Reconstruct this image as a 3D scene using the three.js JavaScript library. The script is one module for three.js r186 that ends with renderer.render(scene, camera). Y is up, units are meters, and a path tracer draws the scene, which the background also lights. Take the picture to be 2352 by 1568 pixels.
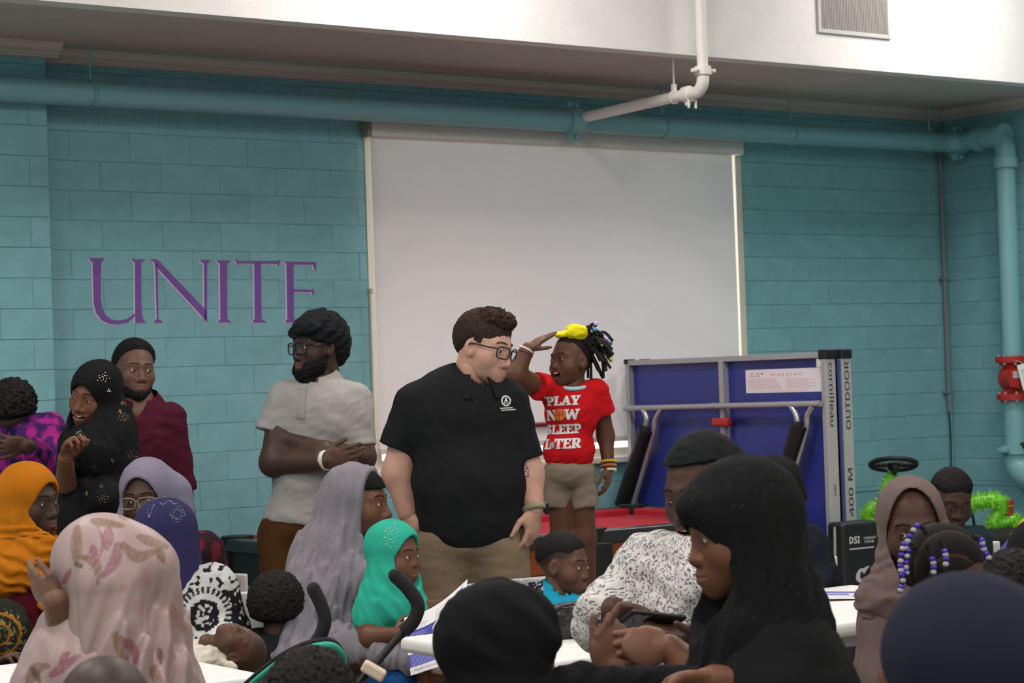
import * as THREE from 'three';
import { mergeGeometries } from 'three/addons/utils/BufferGeometryUtils.js';
import { RoundedBoxGeometry } from 'three/addons/geometries/RoundedBoxGeometry.js';
import { RectAreaLightUniformsLib } from 'three/addons/lights/RectAreaLightUniformsLib.js';
import { createNoise3D } from 'simplex-noise';

// ---------- camera, sky, lights, exposure ----------
RectAreaLightUniformsLib.init();
const scene = new THREE.Scene();
const renderer = new THREE.WebGLRenderer({ antialias: true });
renderer.toneMapping = THREE.LinearToneMapping;
renderer.toneMappingExposure = 2.2;
renderer.shadowMap.enabled = true;
const FOC = 4780, EYE = 1.47, THETA = 0.6213;          // focal length in pixels, lens height, turn of the back wall
const camera = new THREE.PerspectiveCamera(2 * Math.atan(784 / FOC) * 180 / Math.PI, 2352 / 1568, 0.1, 100);
camera.rotation.order = 'YXZ';
camera.position.set(0, EYE, 0);
camera.rotation.set(Math.atan(91 / FOC), 0, -0.033);
camera.focus = 6.3; camera.userData.fStop = 8;
camera.updateMatrixWorld(true);
scene.background = new THREE.Color(1.3, 1.27, 1.22);      // overcast daylight beyond the window
// the room frame: u along the back wall, h up, v out from the wall into the room
const WALL_D = 10.84, ROOM_U0 = -9.6, ROOM_U1 = 3.3, ROOM_V1 = 13.5, SOFFIT_V = 1.1, SOFFIT_H = 3.035, CEIL_H = 4.1;
const cT = Math.cos(THETA), sT = Math.sin(THETA);
const room = (u, h, v) => new THREE.Vector3(u * cT + v * sT, h, -WALL_D - u * sT + v * cT);
const LAMP_POWER = 21, LAMP_COLOR = 0xfff8f3;
const lampSpots = [];
for (const u of [-8.2, -4.75, -1.28, 2.0]) for (const v of [2.05, 5.0, 8.1, 11.3]) if (u < 1 || v < 2.5) lampSpots.push([u, v]);

// ---------- helpers ----------
const R = ((s) => () => { s |= 0; s = s + 0x6D2B79F5 | 0; let t = Math.imul(s ^ s >>> 15, 1 | s); t = t + Math.imul(t ^ t >>> 7, 61 | t) ^ t; return ((t ^ t >>> 14) >>> 0) / 4294967296; })(1234567);
const n3 = createNoise3D(R);
const V = (x, y, z) => new THREE.Vector3(x, y, z);
const RC = new THREE.Matrix4().extractRotation(camera.matrixWorld);
// a point at a depth (metres ahead of the lens) on the sight line of a photograph position
function at(px, py, Z) { const v = V((px - 1176) / FOC, -(py - 784) / FOC, -1).applyMatrix4(RC); const k = -Z / v.z; return [v.x * k, EYE + v.y * k, v.z * k]; }
// where a sight line meets a plane parallel to the back wall, v metres in front of it
function onWall(px, py, v = 0) {
  const r = V((px - 1176) / FOC, -(py - 784) / FOC, -1).applyMatrix4(RC), n = V(sT, 0, cT), o = room(0, 0, v).sub(camera.position);
  const t = o.dot(n) / r.dot(n), p = r.multiplyScalar(t).add(camera.position).sub(room(0, 0, 0));
  return [p.x * cT - p.z * sT, p.y];
}
const taken = {};
function numbered(n) { const k = taken[n] = (taken[n] ?? -1) + 1; return k ? n + '_' + String(k).padStart(3, '0') : n; }
function tag(o, label, category, group, kind) { if (label) o.userData.label = label; if (category) o.userData.category = category; if (group) o.userData.group = group; if (kind) o.userData.kind = kind; return o; }
function mesh(name, geo, mat, parent) { const m = new THREE.Mesh(geo, mat); m.name = name; m.castShadow = m.receiveShadow = true; if (parent) parent.add(m); return m; }
function thing(name, label, category, pos = [0, 0, 0], turn = 0, group) { const o = new THREE.Group(); o.name = numbered(name); o.position.set(...pos); o.rotation.y = turn; scene.add(o); return tag(o, label, category, group); }
function single(name, geo, mat, label, category, group) { const m = mesh(numbered(name), geo, mat, scene); return tag(m, label, category, group); }
function inRoom(o) { o.position.copy(room(0, 0, 0)); o.rotation.y = THETA; return o; }
function metricUV(g) { g.computeVertexNormals && !g.attributes.normal && g.computeVertexNormals(); const p = g.attributes.position, n = g.attributes.normal, uv = new Float32Array(p.count * 2); for (let i = 0; i < p.count; i++) { const a = Math.abs(n.getX(i)), b = Math.abs(n.getY(i)), c = Math.abs(n.getZ(i)), x = p.getX(i), y = p.getY(i), z = p.getZ(i); uv[i * 2] = a > b && a > c ? z : x; uv[i * 2 + 1] = b > a && b > c ? z : y; } g.setAttribute('uv', new THREE.BufferAttribute(uv, 2)); return g; }
function struct(name, geo, mat) { geo = metricUV(geo); const m = mesh(name, geo, mat, scene); m.userData.kind = 'structure'; return m; }
const box = (x0, x1, y0, y1, z0, z1, r = 0) => { const g = r ? new RoundedBoxGeometry(x1 - x0, y1 - y0, z1 - z0, 2, r) : new THREE.BoxGeometry(x1 - x0, y1 - y0, z1 - z0); g.translate((x0 + x1) / 2, (y0 + y1) / 2, (z0 + z1) / 2); return g; };
const merge = (a) => mergeGeometries(a.map((g) => { g = g.index ? g.toNonIndexed() : g; for (const k of Object.keys(g.attributes)) if (!['position', 'normal', 'uv', 'color'].includes(k)) g.deleteAttribute(k); return g; }));
function cyl(a, b, ra, rb = ra, seg = 20) { a = V(...a); b = V(...b); const d = b.clone().sub(a), g = new THREE.CylinderGeometry(rb, ra, d.length(), seg); g.applyQuaternion(new THREE.Quaternion().setFromUnitVectors(V(0, 1, 0), d.normalize())); const c = a.add(b).multiplyScalar(.5); g.translate(c.x, c.y, c.z); return g; }
const tube = (pts, r, n = 40, seg = 10) => new THREE.TubeGeometry(new THREE.CatmullRomCurve3(pts.map((p) => V(...p)), false, 'centripetal'), n, r, seg);
const sphere = (c, r, w = 14, h = 10) => { const g = new THREE.SphereGeometry(r, w, h); g.translate(...c); return g; };
const lin = (hex) => { const c = new THREE.Color(hex); return [c.r, c.g, c.b]; };
const std = (color, roughness = .8, extra = {}) => new THREE.MeshStandardMaterial({ color, roughness, ...extra });
const mix = (a, b, t) => [a[0] + (b[0] - a[0]) * t, a[1] + (b[1] - a[1]) * t, a[2] + (b[2] - a[2]) * t];
const clamp = (x, a = 0, b = 1) => Math.max(a, Math.min(b, x));
const sstep = (a, b, x) => { const t = clamp((x - a) / (b - a)); return t * t * (3 - 2 * t); };
function canvas(w, h, draw, opts = {}) { const c = document.createElement('canvas'); c.width = w; c.height = h; const g = c.getContext('2d'); draw(g, w, h); const t = new THREE.CanvasTexture(c); t.colorSpace = opts.data ? THREE.NoColorSpace : THREE.SRGBColorSpace; if (opts.repeat) { t.wrapS = t.wrapT = THREE.RepeatWrapping; t.repeat.set(...opts.repeat); } return t; }
function noiseTex(n, fn, repeat, colour) { const d = new Uint8Array(n * n * 4); for (let j = 0; j < n; j++) for (let i = 0; i < n; i++) { const v = fn(i / n, j / n), k = (j * n + i) * 4; const c = Array.isArray(v) ? v : [v, v, v]; d[k] = clamp(c[0]) * 255; d[k + 1] = clamp(c[1]) * 255; d[k + 2] = clamp(c[2]) * 255; d[k + 3] = 255; } const t = new THREE.DataTexture(d, n, n); t.wrapS = t.wrapT = THREE.RepeatWrapping; t.magFilter = THREE.LinearFilter; t.minFilter = THREE.LinearMipmapLinearFilter; t.generateMipmaps = true; t.repeat.set(repeat, repeat); if (colour) t.colorSpace = THREE.SRGBColorSpace; t.needsUpdate = true; return t; }
const per = (x, y, f, z = 0) => { const a = x * 2 * Math.PI, b = y * 2 * Math.PI, r = f / 6.283; return n3(Math.cos(a) * r + z, Math.sin(a) * r + Math.cos(b) * r * 1.3, Math.sin(b) * r * 1.3 - z); };

// ---------- distance fields and their meshes ----------
const smin = (a, b, k) => { const h = Math.max(k - Math.abs(a - b), 0) / k; return Math.min(a, b) - h * h * k * .25; };
const smax = (a, b, k) => -smin(-a, -b, k);
const sph = (x, y, z, r) => Math.sqrt(x * x + y * y + z * z) - r;
function ell(x, y, z, a, b, c) { const k0 = Math.sqrt(x * x / (a * a) + y * y / (b * b) + z * z / (c * c)), k1 = Math.sqrt(x * x / (a * a * a * a) + y * y / (b * b * b * b) + z * z / (c * c * c * c)); return k1 < 1e-9 ? -Math.min(a, b, c) : k0 * (k0 - 1) / k1; }
function cap(x, y, z, ax, ay, az, bx, by, bz, ra, rb) { const dx = bx - ax, dy = by - ay, dz = bz - az, px = x - ax, py = y - ay, pz = z - az; const t = clamp((px * dx + py * dy + pz * dz) / (dx * dx + dy * dy + dz * dz + 1e-12)); const ex = px - dx * t, ey = py - dy * t, ez = pz - dz * t; return Math.sqrt(ex * ex + ey * ey + ez * ez) - (ra + (rb - ra) * t); }
// field of a list: ['c',a,b,ra,rb] tapered capsule; ['k',a,b,ra,rb] the same cut flat at b; ['e',centre,[rx,ry,rz],turn,tilt] ellipsoid
function field(list, k = .03) {
  const P = list.map((it) => {
    if (it[0] === 'e') { const e = new THREE.Matrix4().makeRotationFromEuler(new THREE.Euler(it[4] ?? 0, it[3] ?? 0, it[5] ?? 0, 'YXZ')).elements; return { t: 0, c: it[1], r: it[2], e, k: it[6] ?? k }; }
    const a = it[1], b = it[2], d = [b[0] - a[0], b[1] - a[1], b[2] - a[2]], L = Math.hypot(...d); return { t: it[0] === 'k' ? 2 : 1, a, d, L2: L * L, L, ra: it[3], rb: it[4] ?? it[3], k: it[5] ?? k };
  });
  return (x, y, z) => {
    let D = 1e3;
    for (let i = 0; i < P.length; i++) {
      const p = P[i]; let q;
      if (p.t === 0) { const X = x - p.c[0], Y = y - p.c[1], Z = z - p.c[2], e = p.e; q = ell(X * e[0] + Y * e[1] + Z * e[2], X * e[4] + Y * e[5] + Z * e[6], X * e[8] + Y * e[9] + Z * e[10], p.r[0], p.r[1], p.r[2]); }
      else {
        const X = x - p.a[0], Y = y - p.a[1], Z = z - p.a[2]; let t = (X * p.d[0] + Y * p.d[1] + Z * p.d[2]) / p.L2; const u = p.t === 2 ? Math.max(t, 0) : clamp(t);
        const ex = X - p.d[0] * u, ey = Y - p.d[1] * u, ez = Z - p.d[2] * u; q = Math.sqrt(ex * ex + ey * ey + ez * ez) - (p.ra + (p.rb - p.ra) * Math.min(u, 1));
        if (p.t === 2) q = Math.max(q, (t - 1) * p.L);
      }
      D = i ? smin(D, q, p.k) : q;
    }
    return D;
  };
}
// naive surface nets; blocks far from the surface are skipped
function nets(f, lo, hi, h, colour, opts = {}) {
  const n = [0, 1, 2].map((i) => Math.ceil((hi[i] - lo[i]) / h) + 1), [nx, ny, nz] = n, S = nx * ny, val = new Float32Array(S * nz), B = 6, hd = h * B * .87 * 1.35 + (opts.margin ?? 0.004);
  for (let bz = 0; bz < nz; bz += B) for (let by = 0; by < ny; by += B) for (let bx = 0; bx < nx; bx += B) {
    const d = f(lo[0] + (bx + B / 2) * h, lo[1] + (by + B / 2) * h, lo[2] + (bz + B / 2) * h), far = Math.abs(d) > hd;
    for (let k = bz; k < Math.min(bz + B, nz); k++) for (let j = by; j < Math.min(by + B, ny); j++) for (let i = bx, q = i + j * nx + k * S; i < Math.min(bx + B, nx); i++, q++) val[q] = far ? d : f(lo[0] + i * h, lo[1] + j * h, lo[2] + k * h);
  }
  const id = new Int32Array(S * nz).fill(-1), pos = [], idx = [], O = [0, 1, nx, nx + 1, S, S + 1, S + nx, S + nx + 1];
  const E = [[0, 1], [2, 3], [4, 5], [6, 7], [0, 2], [1, 3], [4, 6], [5, 7], [0, 4], [1, 5], [2, 6], [3, 7]];
  for (let k = 0; k < nz - 1; k++) for (let j = 0; j < ny - 1; j++) for (let i = 0; i < nx - 1; i++) {
    const q = i + j * nx + k * S; let m = 0; for (let c = 0; c < 8; c++) if (val[q + O[c]] < 0) m |= 1 << c;
    if (m === 0 || m === 255) continue;
    let sx = 0, sy = 0, sz = 0, s = 0;
    for (const [a, b] of E) { if (((m >> a) & 1) === ((m >> b) & 1)) continue; const va = val[q + O[a]], vb = val[q + O[b]], t = va / (va - vb); sx += (a & 1) + ((b & 1) - (a & 1)) * t; sy += (a >> 1 & 1) + ((b >> 1 & 1) - (a >> 1 & 1)) * t; sz += (a >> 2) + ((b >> 2) - (a >> 2)) * t; s++; }
    id[q] = pos.length / 3; pos.push(lo[0] + (i + sx / s) * h, lo[1] + (j + sy / s) * h, lo[2] + (k + sz / s) * h);
  }
  const quad = (a, b, c, d, fl) => { if (a < 0 || b < 0 || c < 0 || d < 0) return; fl ? idx.push(a, b, c, a, c, d) : idx.push(a, c, b, a, d, c); };
  for (let k = 1; k < nz - 1; k++) for (let j = 1; j < ny - 1; j++) for (let i = 1; i < nx - 1; i++) {
    const q = i + j * nx + k * S, a = val[q] < 0;
    if (a !== val[q + 1] < 0) quad(id[q], id[q - nx], id[q - nx - S], id[q - S], !a);
    if (a !== val[q + nx] < 0) quad(id[q], id[q - S], id[q - S - 1], id[q - 1], !a);
    if (a !== val[q + S] < 0) quad(id[q], id[q - 1], id[q - 1 - nx], id[q - nx], !a);
  }
  const g = new THREE.BufferGeometry(); g.setAttribute('position', new THREE.Float32BufferAttribute(pos, 3)); g.setIndex(idx); g.computeVertexNormals();
  if (opts.matrix) { g.applyMatrix4(opts.matrix); if (opts.matrix.determinant() < 0) g.index.array.reverse(); }
  const np = g.attributes.position, nn = g.attributes.normal;
  if (colour) { const col = new Float32Array(pos.length); for (let i = 0; i < np.count; i++) { const c = colour(pos[i * 3], pos[i * 3 + 1], pos[i * 3 + 2], nn.getX(i), nn.getY(i), nn.getZ(i)); col[i * 3] = c[0]; col[i * 3 + 1] = c[1]; col[i * 3 + 2] = c[2]; } g.setAttribute('color', new THREE.BufferAttribute(col, 3)); }
  // uv in metres round the upright axis of the piece, seam at the far side
  let cx = 0, cz = 0; for (let i = 0; i < np.count; i++) { cx += np.getX(i); cz += np.getZ(i); } cx /= np.count; cz /= np.count; const uv = new Float32Array(np.count * 2), rad = opts.uvRadius ?? .16;
  for (let i = 0; i < np.count; i++) { uv[i * 2] = Math.atan2(np.getX(i) - cx, np.getZ(i) - cz) * rad; uv[i * 2 + 1] = np.getY(i); } g.setAttribute('uv', new THREE.BufferAttribute(uv, 2));
  return g;
}
function bounds(list, pad) { const lo = [1e9, 1e9, 1e9], hi = [-1e9, -1e9, -1e9]; for (const it of list) { const pts = it[0] === 'e' ? [[it[1], Math.max(...it[2])]] : [[it[1], it[3]], [it[2], it[4] ?? it[3]]]; for (const [p, r] of pts) for (let i = 0; i < 3; i++) { lo[i] = Math.min(lo[i], p[i] - r - pad); hi[i] = Math.max(hi[i], p[i] + r + pad); } } return [lo, hi]; }
// a printed patch laid on a field's surface: rays run along -normal from a plane and stop at the surface
function patch(f, o, right, up, w, h, nx = 24, ny = 24, lift = .0015) {
  const n = right.clone().cross(up).normalize(), g = new THREE.PlaneGeometry(w, h, nx, ny), p = g.attributes.position;
  for (let i = 0; i < p.count; i++) { const q = o.clone().addScaledVector(right, p.getX(i)).addScaledVector(up, p.getY(i)).addScaledVector(n, .25); let go = 0; for (let s = 0; s < 60; s++) { const d = clamp(f(q.x, q.y, q.z), -.05, .05); if (go > .32) break; q.addScaledVector(n, -d * .7); go += d * .7; if (Math.abs(d) < .0003) break; } q.addScaledVector(n, lift); p.setXYZ(i, q.x, q.y, q.z); }
  g.computeVertexNormals(); return g;
}

const hole = (nk, r, y0, sz = 1) => (x, y, z) => -Math.max(Math.hypot(x - nk[0], (z - nk[2]) * sz) - r, y0 - y);
// ================= THE SETTING =================
const bumpFine = noiseTex(256, (x, y) => .5 + .22 * per(x, y, 60) + .2 * per(x, y, 24, 3) + .1 * per(x, y, 110, 7), 3);
const mottle = (base, amt, seed) => noiseTex(256, (x, y) => { const k = 1 + amt * (.6 * per(x, y, 5, seed) + .4 * per(x, y, 18, seed + 4) + .25 * per(x, y, 60, seed + 9)); return base.map((c) => c * k); }, .6, true);
const TEAL = [.475, .675, .705];
const mTeal = [0, 1, 2].map((i) => new THREE.MeshPhysicalMaterial({ map: mottle(TEAL.map((c) => c * [1, .992, 1.008][i]), .045, i * 5), roughness: .62, bumpMap: bumpFine, bumpScale: .0012 }));
const mMortar = new THREE.MeshStandardMaterial({ map: mottle(TEAL.map((c) => c * .97), .04, 31), roughness: .75 });
const mWhite = new THREE.MeshStandardMaterial({ map: mottle([.86, .85, .84], .02, 11), roughness: .7, bumpMap: bumpFine, bumpScale: .0015 });
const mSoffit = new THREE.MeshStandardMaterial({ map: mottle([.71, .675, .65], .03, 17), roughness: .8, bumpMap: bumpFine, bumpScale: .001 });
const mCrown = std(0xc4b8b0, .7), mFloor = new THREE.MeshStandardMaterial({ map: mottle([.62, .57, .52], .06, 23), roughness: .45 });
const [wu0, wh1] = onWall(834, 279), [wu1] = onWall(1708, 600), [, wh0] = onWall(868, 1080);
const C_H = .1355, C_L = .305, H_REF = onWall(117, 298)[1], U_REF = onWall(367.5, 330)[0];
{ // back wall with the window opening; its blocks are parts
  const w = struct('wall_back', merge([box(ROOM_U0, wu0, 0, 4.2, -.3, -.0035), box(wu1, ROOM_U1 + .3, 0, 4.2, -.3, -.005), box(wu0, wu1, 0, wh0, -.3, -.005), box(wu0, wu1, wh1, 4.2, -.3, -.005)]), mMortar);
  inRoom(w);
  const cache = {};
  const blockGeo = (L, H) => cache[L.toFixed(3) + H.toFixed(3)] ??= (() => { const c = .0018, T = .014; const x = L / 2 - .0004, y = H / 2 - .0008, P = [[-x, -y, 0], [x, -y, 0], [x, y, 0], [-x, y, 0], [-x, -y, T - c], [x, -y, T - c], [x, y, T - c], [-x, y, T - c], [-x + c, -y + c, T], [x - c, -y + c, T], [x - c, y - c, T], [-x + c, y - c, T]]; const pos = [], uv = []; const Q = (a, b, d, e) => { for (const i of [a, b, d, a, d, e]) { pos.push(...P[i]); uv.push(P[i][0] + P[i][2], P[i][1] + P[i][2]); } }; for (const [a, b] of [[0, 1], [1, 2], [2, 3], [3, 0]]) { Q(a, b, b + 4, a + 4); Q(a + 4, b + 4, b + 8, a + 8); } Q(8, 9, 10, 11); const G = new THREE.BufferGeometry(); G.setAttribute('position', new THREE.Float32BufferAttribute(pos, 3)); G.setAttribute('uv', new THREE.Float32BufferAttribute(uv, 2)); G.computeVertexNormals(); return G; })();
  // lay a running bond over a rectangle, blocks cut at its ends
  globalThis.bond = (parent, u0, u1, h0, h1, v, turn, ref) => {
    for (let r = Math.floor((h0 - H_REF) / C_H); r * C_H + H_REF < h1 - .01; r++) {
      const a = Math.max(h0, H_REF + r * C_H), b = Math.min(h1, H_REF + (r + 1) * C_H); if (b - a < .02) continue;
      const off = ref + (Math.abs(r) % 2 ? C_L / 2 : 0);
      for (let i = Math.floor((u0 - off) / C_L); off + i * C_L < u1 - .012; i++) {
        const p = Math.max(u0, off + i * C_L), q = Math.min(u1, off + (i + 1) * C_L); if (q - p < .015) continue;
        const m = mesh('block', blockGeo(q - p, b - a), mTeal[Math.floor(R() * 3)], parent), jit = (R() - .5) * .0014;
        if (turn) { m.rotation.y = turn; m.position.set(v - .014 * 0 + (turn < 0 ? .0 : 0), (a + b) / 2, (p + q) / 2); } else m.position.set((p + q) / 2, (a + b) / 2, v - .014 + jit);
      }
    }
  };
  const uL = onWall(104, 600)[0];
  bond(w, uL - .05, wu0, .75, 3.0, 0, 0, U_REF); bond(w, wu1, ROOM_U1, .75, 3.0, 0, 0, U_REF); bond(w, wu0, wu1, .75, wh0, 0, 0, U_REF); bond(w, wu0, wu1, wh1, 3.0, 0, 0, U_REF);
  // the shallow pier at the left
  const uP = onWall(118, 600, .12)[0];
  const pier = inRoom(struct('wall_pier', box(ROOM_U0, uP, 0, SOFFIT_H, -.01, .115), mMortar));
  bond(pier, onWall(-40, 600, .12)[0], uP, .75, 2.99, .12, 0, onWall(66, 330, .12)[0]);
  // crown moulding along wall and pier
  const prof = (d) => { const s = new THREE.Shape(); s.moveTo(0, 0); s.lineTo(d * .28, 0); s.lineTo(d * .28, .009); s.lineTo(d * .42, .013); s.lineTo(d * .42, .02); s.quadraticCurveTo(d * .85, .028, d * .9, .048); s.lineTo(d, .048); s.lineTo(d, .06); s.lineTo(0, .06); return s; };
  const crown = (len, d) => { const g = new THREE.ExtrudeGeometry(prof(d), { depth: len, bevelEnabled: false, curveSegments: 6 }); g.rotateY(-Math.PI / 2); g.scale(-1, 1, 1); g.index || 0; const p = g.attributes.position; for (let i = 0; i < p.count; i += 3) { const t = [p.getX(i), p.getY(i), p.getZ(i)]; p.setXYZ(i, p.getX(i + 1), p.getY(i + 1), p.getZ(i + 1)); p.setXYZ(i + 1, ...t); } g.computeVertexNormals(); return g; };
  const c1 = crown(ROOM_U1 - uP, .07); c1.translate(uP, SOFFIT_H - .06, 0); const c2 = crown(uP - ROOM_U0 + .05, .09); c2.translate(ROOM_U0, SOFFIT_H - .06, .12);
  inRoom(struct('trim_1', c1, mCrown)); inRoom(struct('trim_2', c2, mCrown));
  const c3 = crown(3, .07); c3.rotateY(-Math.PI / 2); c3.translate(ROOM_U1, SOFFIT_H - .06, 0); inRoom(struct('trim_3', c3, mCrown));
  // right wall, rear and left walls, floor, ceilings
  const wr = inRoom(struct('wall_right', box(ROOM_U1 + .005, ROOM_U1 + .3, 0, 4.2, -.3, ROOM_V1 + .3), mMortar));
  bond(wr, .0, 1.3, .75, 3.0, ROOM_U1 + .014, -Math.PI / 2, .1);
  inRoom(struct('wall_left', box(ROOM_U0 - .3, ROOM_U0, 0, 4.2, -.3, ROOM_V1 + .3), mTeal[0]));
  inRoom(struct('wall_rear', box(ROOM_U0 - .3, ROOM_U1 + .3, 0, 4.2, ROOM_V1, ROOM_V1 + .3), mTeal[0]));
  inRoom(struct('floor', box(ROOM_U0 - .3, ROOM_U1 + .3, -.2, 0, -.3, ROOM_V1 + .3), mFloor));
  const cl = [box(ROOM_U0 - .3, ROOM_U1 + .3, CEIL_H, CEIL_H + .2, SOFFIT_V - .2, ROOM_V1 + .3)]; inRoom(struct('ceiling', merge(cl), mWhite));
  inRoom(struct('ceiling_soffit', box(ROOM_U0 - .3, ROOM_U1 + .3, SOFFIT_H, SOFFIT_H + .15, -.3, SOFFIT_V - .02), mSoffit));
  inRoom(struct('ceiling_fascia', box(ROOM_U0 - .3, ROOM_U1 + .3, SOFFIT_H - .002, CEIL_H, SOFFIT_V - .1, SOFFIT_V), mWhite));
}
{ // window behind the blind
  const mF = std(0xcfc8b8, .5), g = [], t = .045;
  g.push(box(wu0, wu0 + t, wh0, wh1, -.09, .006), box(wu1 - t, wu1, wh0, wh1, -.09, .006), box(wu0 + t, wu1 - t, wh1 - t, wh1, -.09, .006), box(wu0 + t, wu1 - t, wh0, wh0 + t, -.09, .0));
  const win = inRoom(struct('window_1', merge(g), mF));
  
  mesh('window_sill', box(wu0 - .03, wu1 + .03, wh0 - .035, wh0, -.05, .05, .008), std(0xd8d2c8, .5), win);
  const gl = new THREE.MeshPhysicalMaterial({ color: 0xffffff, transmission: 1, thickness: 0, roughness: .02, ior: 1.5 });
  mesh('pane', box(wu0 + t, wu1 - t, wh0 + t, wh1 - t, -.05, -.046), gl, win);
}
{ // roller blind with its cassette
  const b0 = onWall(848, 330, .05)[0], b1 = onWall(1700, 330, .05)[0], bt = onWall(848, 279, .05)[1] , bh = onWall(848, 315, .05)[1], bb = onWall(878, 1030, .04)[1];
  const t = thing('roller_blind', 'pale grey roller blind pulled down over the window', 'blind'); inRoom(t);
  mesh('cassette', box(b0, b1, bh, bt, .005, .085, .01), std(0xd9d3cd, .5), t);
  mesh('bracket', box(b0 - .022, b0 - .001, bh, bt, .005, .075, .003), std(0x8d857c, .5), t);
  const f0 = onWall(858, 600, .04)[0], f1 = onWall(1688, 600, .04)[0], pg = new THREE.PlaneGeometry(f1 - f0, bh + .03 - bb, 60, 40), p = pg.attributes.position;
  for (let i = 0; i < p.count; i++) p.setZ(i, .004 * n3(p.getX(i) * 1.3, p.getY(i) * .7, 5) + .0015 * n3(p.getX(i) * 4, p.getY(i) * .8, 9)); pg.computeVertexNormals();
  pg.translate((f0 + f1) / 2, (bh + .03 + bb) / 2, .047);
  const fab = new THREE.MeshPhysicalMaterial({ map: mottle([.88, .87, .875], .012, 41), roughness: .95, transmission: .07, thickness: 0, side: THREE.DoubleSide });
  mesh('fabric', pg, fab, t);
  mesh('bottom_bar', box(f0, f1, bb - .028, bb + .002, .038, .055, .006), std(0xd2ccc6, .5), t);
  const ch = thing('blind_chain_guide', 'thin white side channel hanging at the left edge of the blind', 'channel'); inRoom(ch);
  mesh('channel', box(f0 - .016, f0 - .006, onWall(862, 1020, .03)[1], onWall(850, 668, .03)[1], .012, .03, .002), std(0xdcd6cc, .5), ch);
  mesh('clip', box(f0 - .019, f0 - .003, onWall(850, 668, .03)[1] - .012, onWall(850, 668, .03)[1] + .012, .01, .034, .002), std(0xb9b1a4, .5), ch);
}
{ // ceiling lights: a glowing diffuser and a light of its size just below
  const mBody = std(0xe8e6e2, .5), mGlow = new THREE.MeshStandardMaterial({ color: 0xffffff, emissive: LAMP_COLOR, emissiveIntensity: 3.2, roughness: .6 });
  lampSpots.forEach(([u, v], i) => {
    const p = room(u, CEIL_H - .06, v), t = thing('ceiling_light', 'white linear ceiling light fixture mounted above the hall', 'light', [p.x, p.y, p.z], THETA, 'ceiling lights of the hall');
    mesh('housing', box(-.16, .16, 0, .06, -.62, .62, .01), mBody, t); mesh('diffuser', box(-.14, .14, -.03, .002, -.6, .6, .01), mGlow, t);
    const L = new THREE.RectAreaLight(LAMP_COLOR, LAMP_POWER, .28, 1.2); L.castShadow = true; L.position.set(0, -.045, 0); L.rotation.x = -Math.PI / 2; L.name = 'lamp_light'; t.add(L);
  });
}
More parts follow.
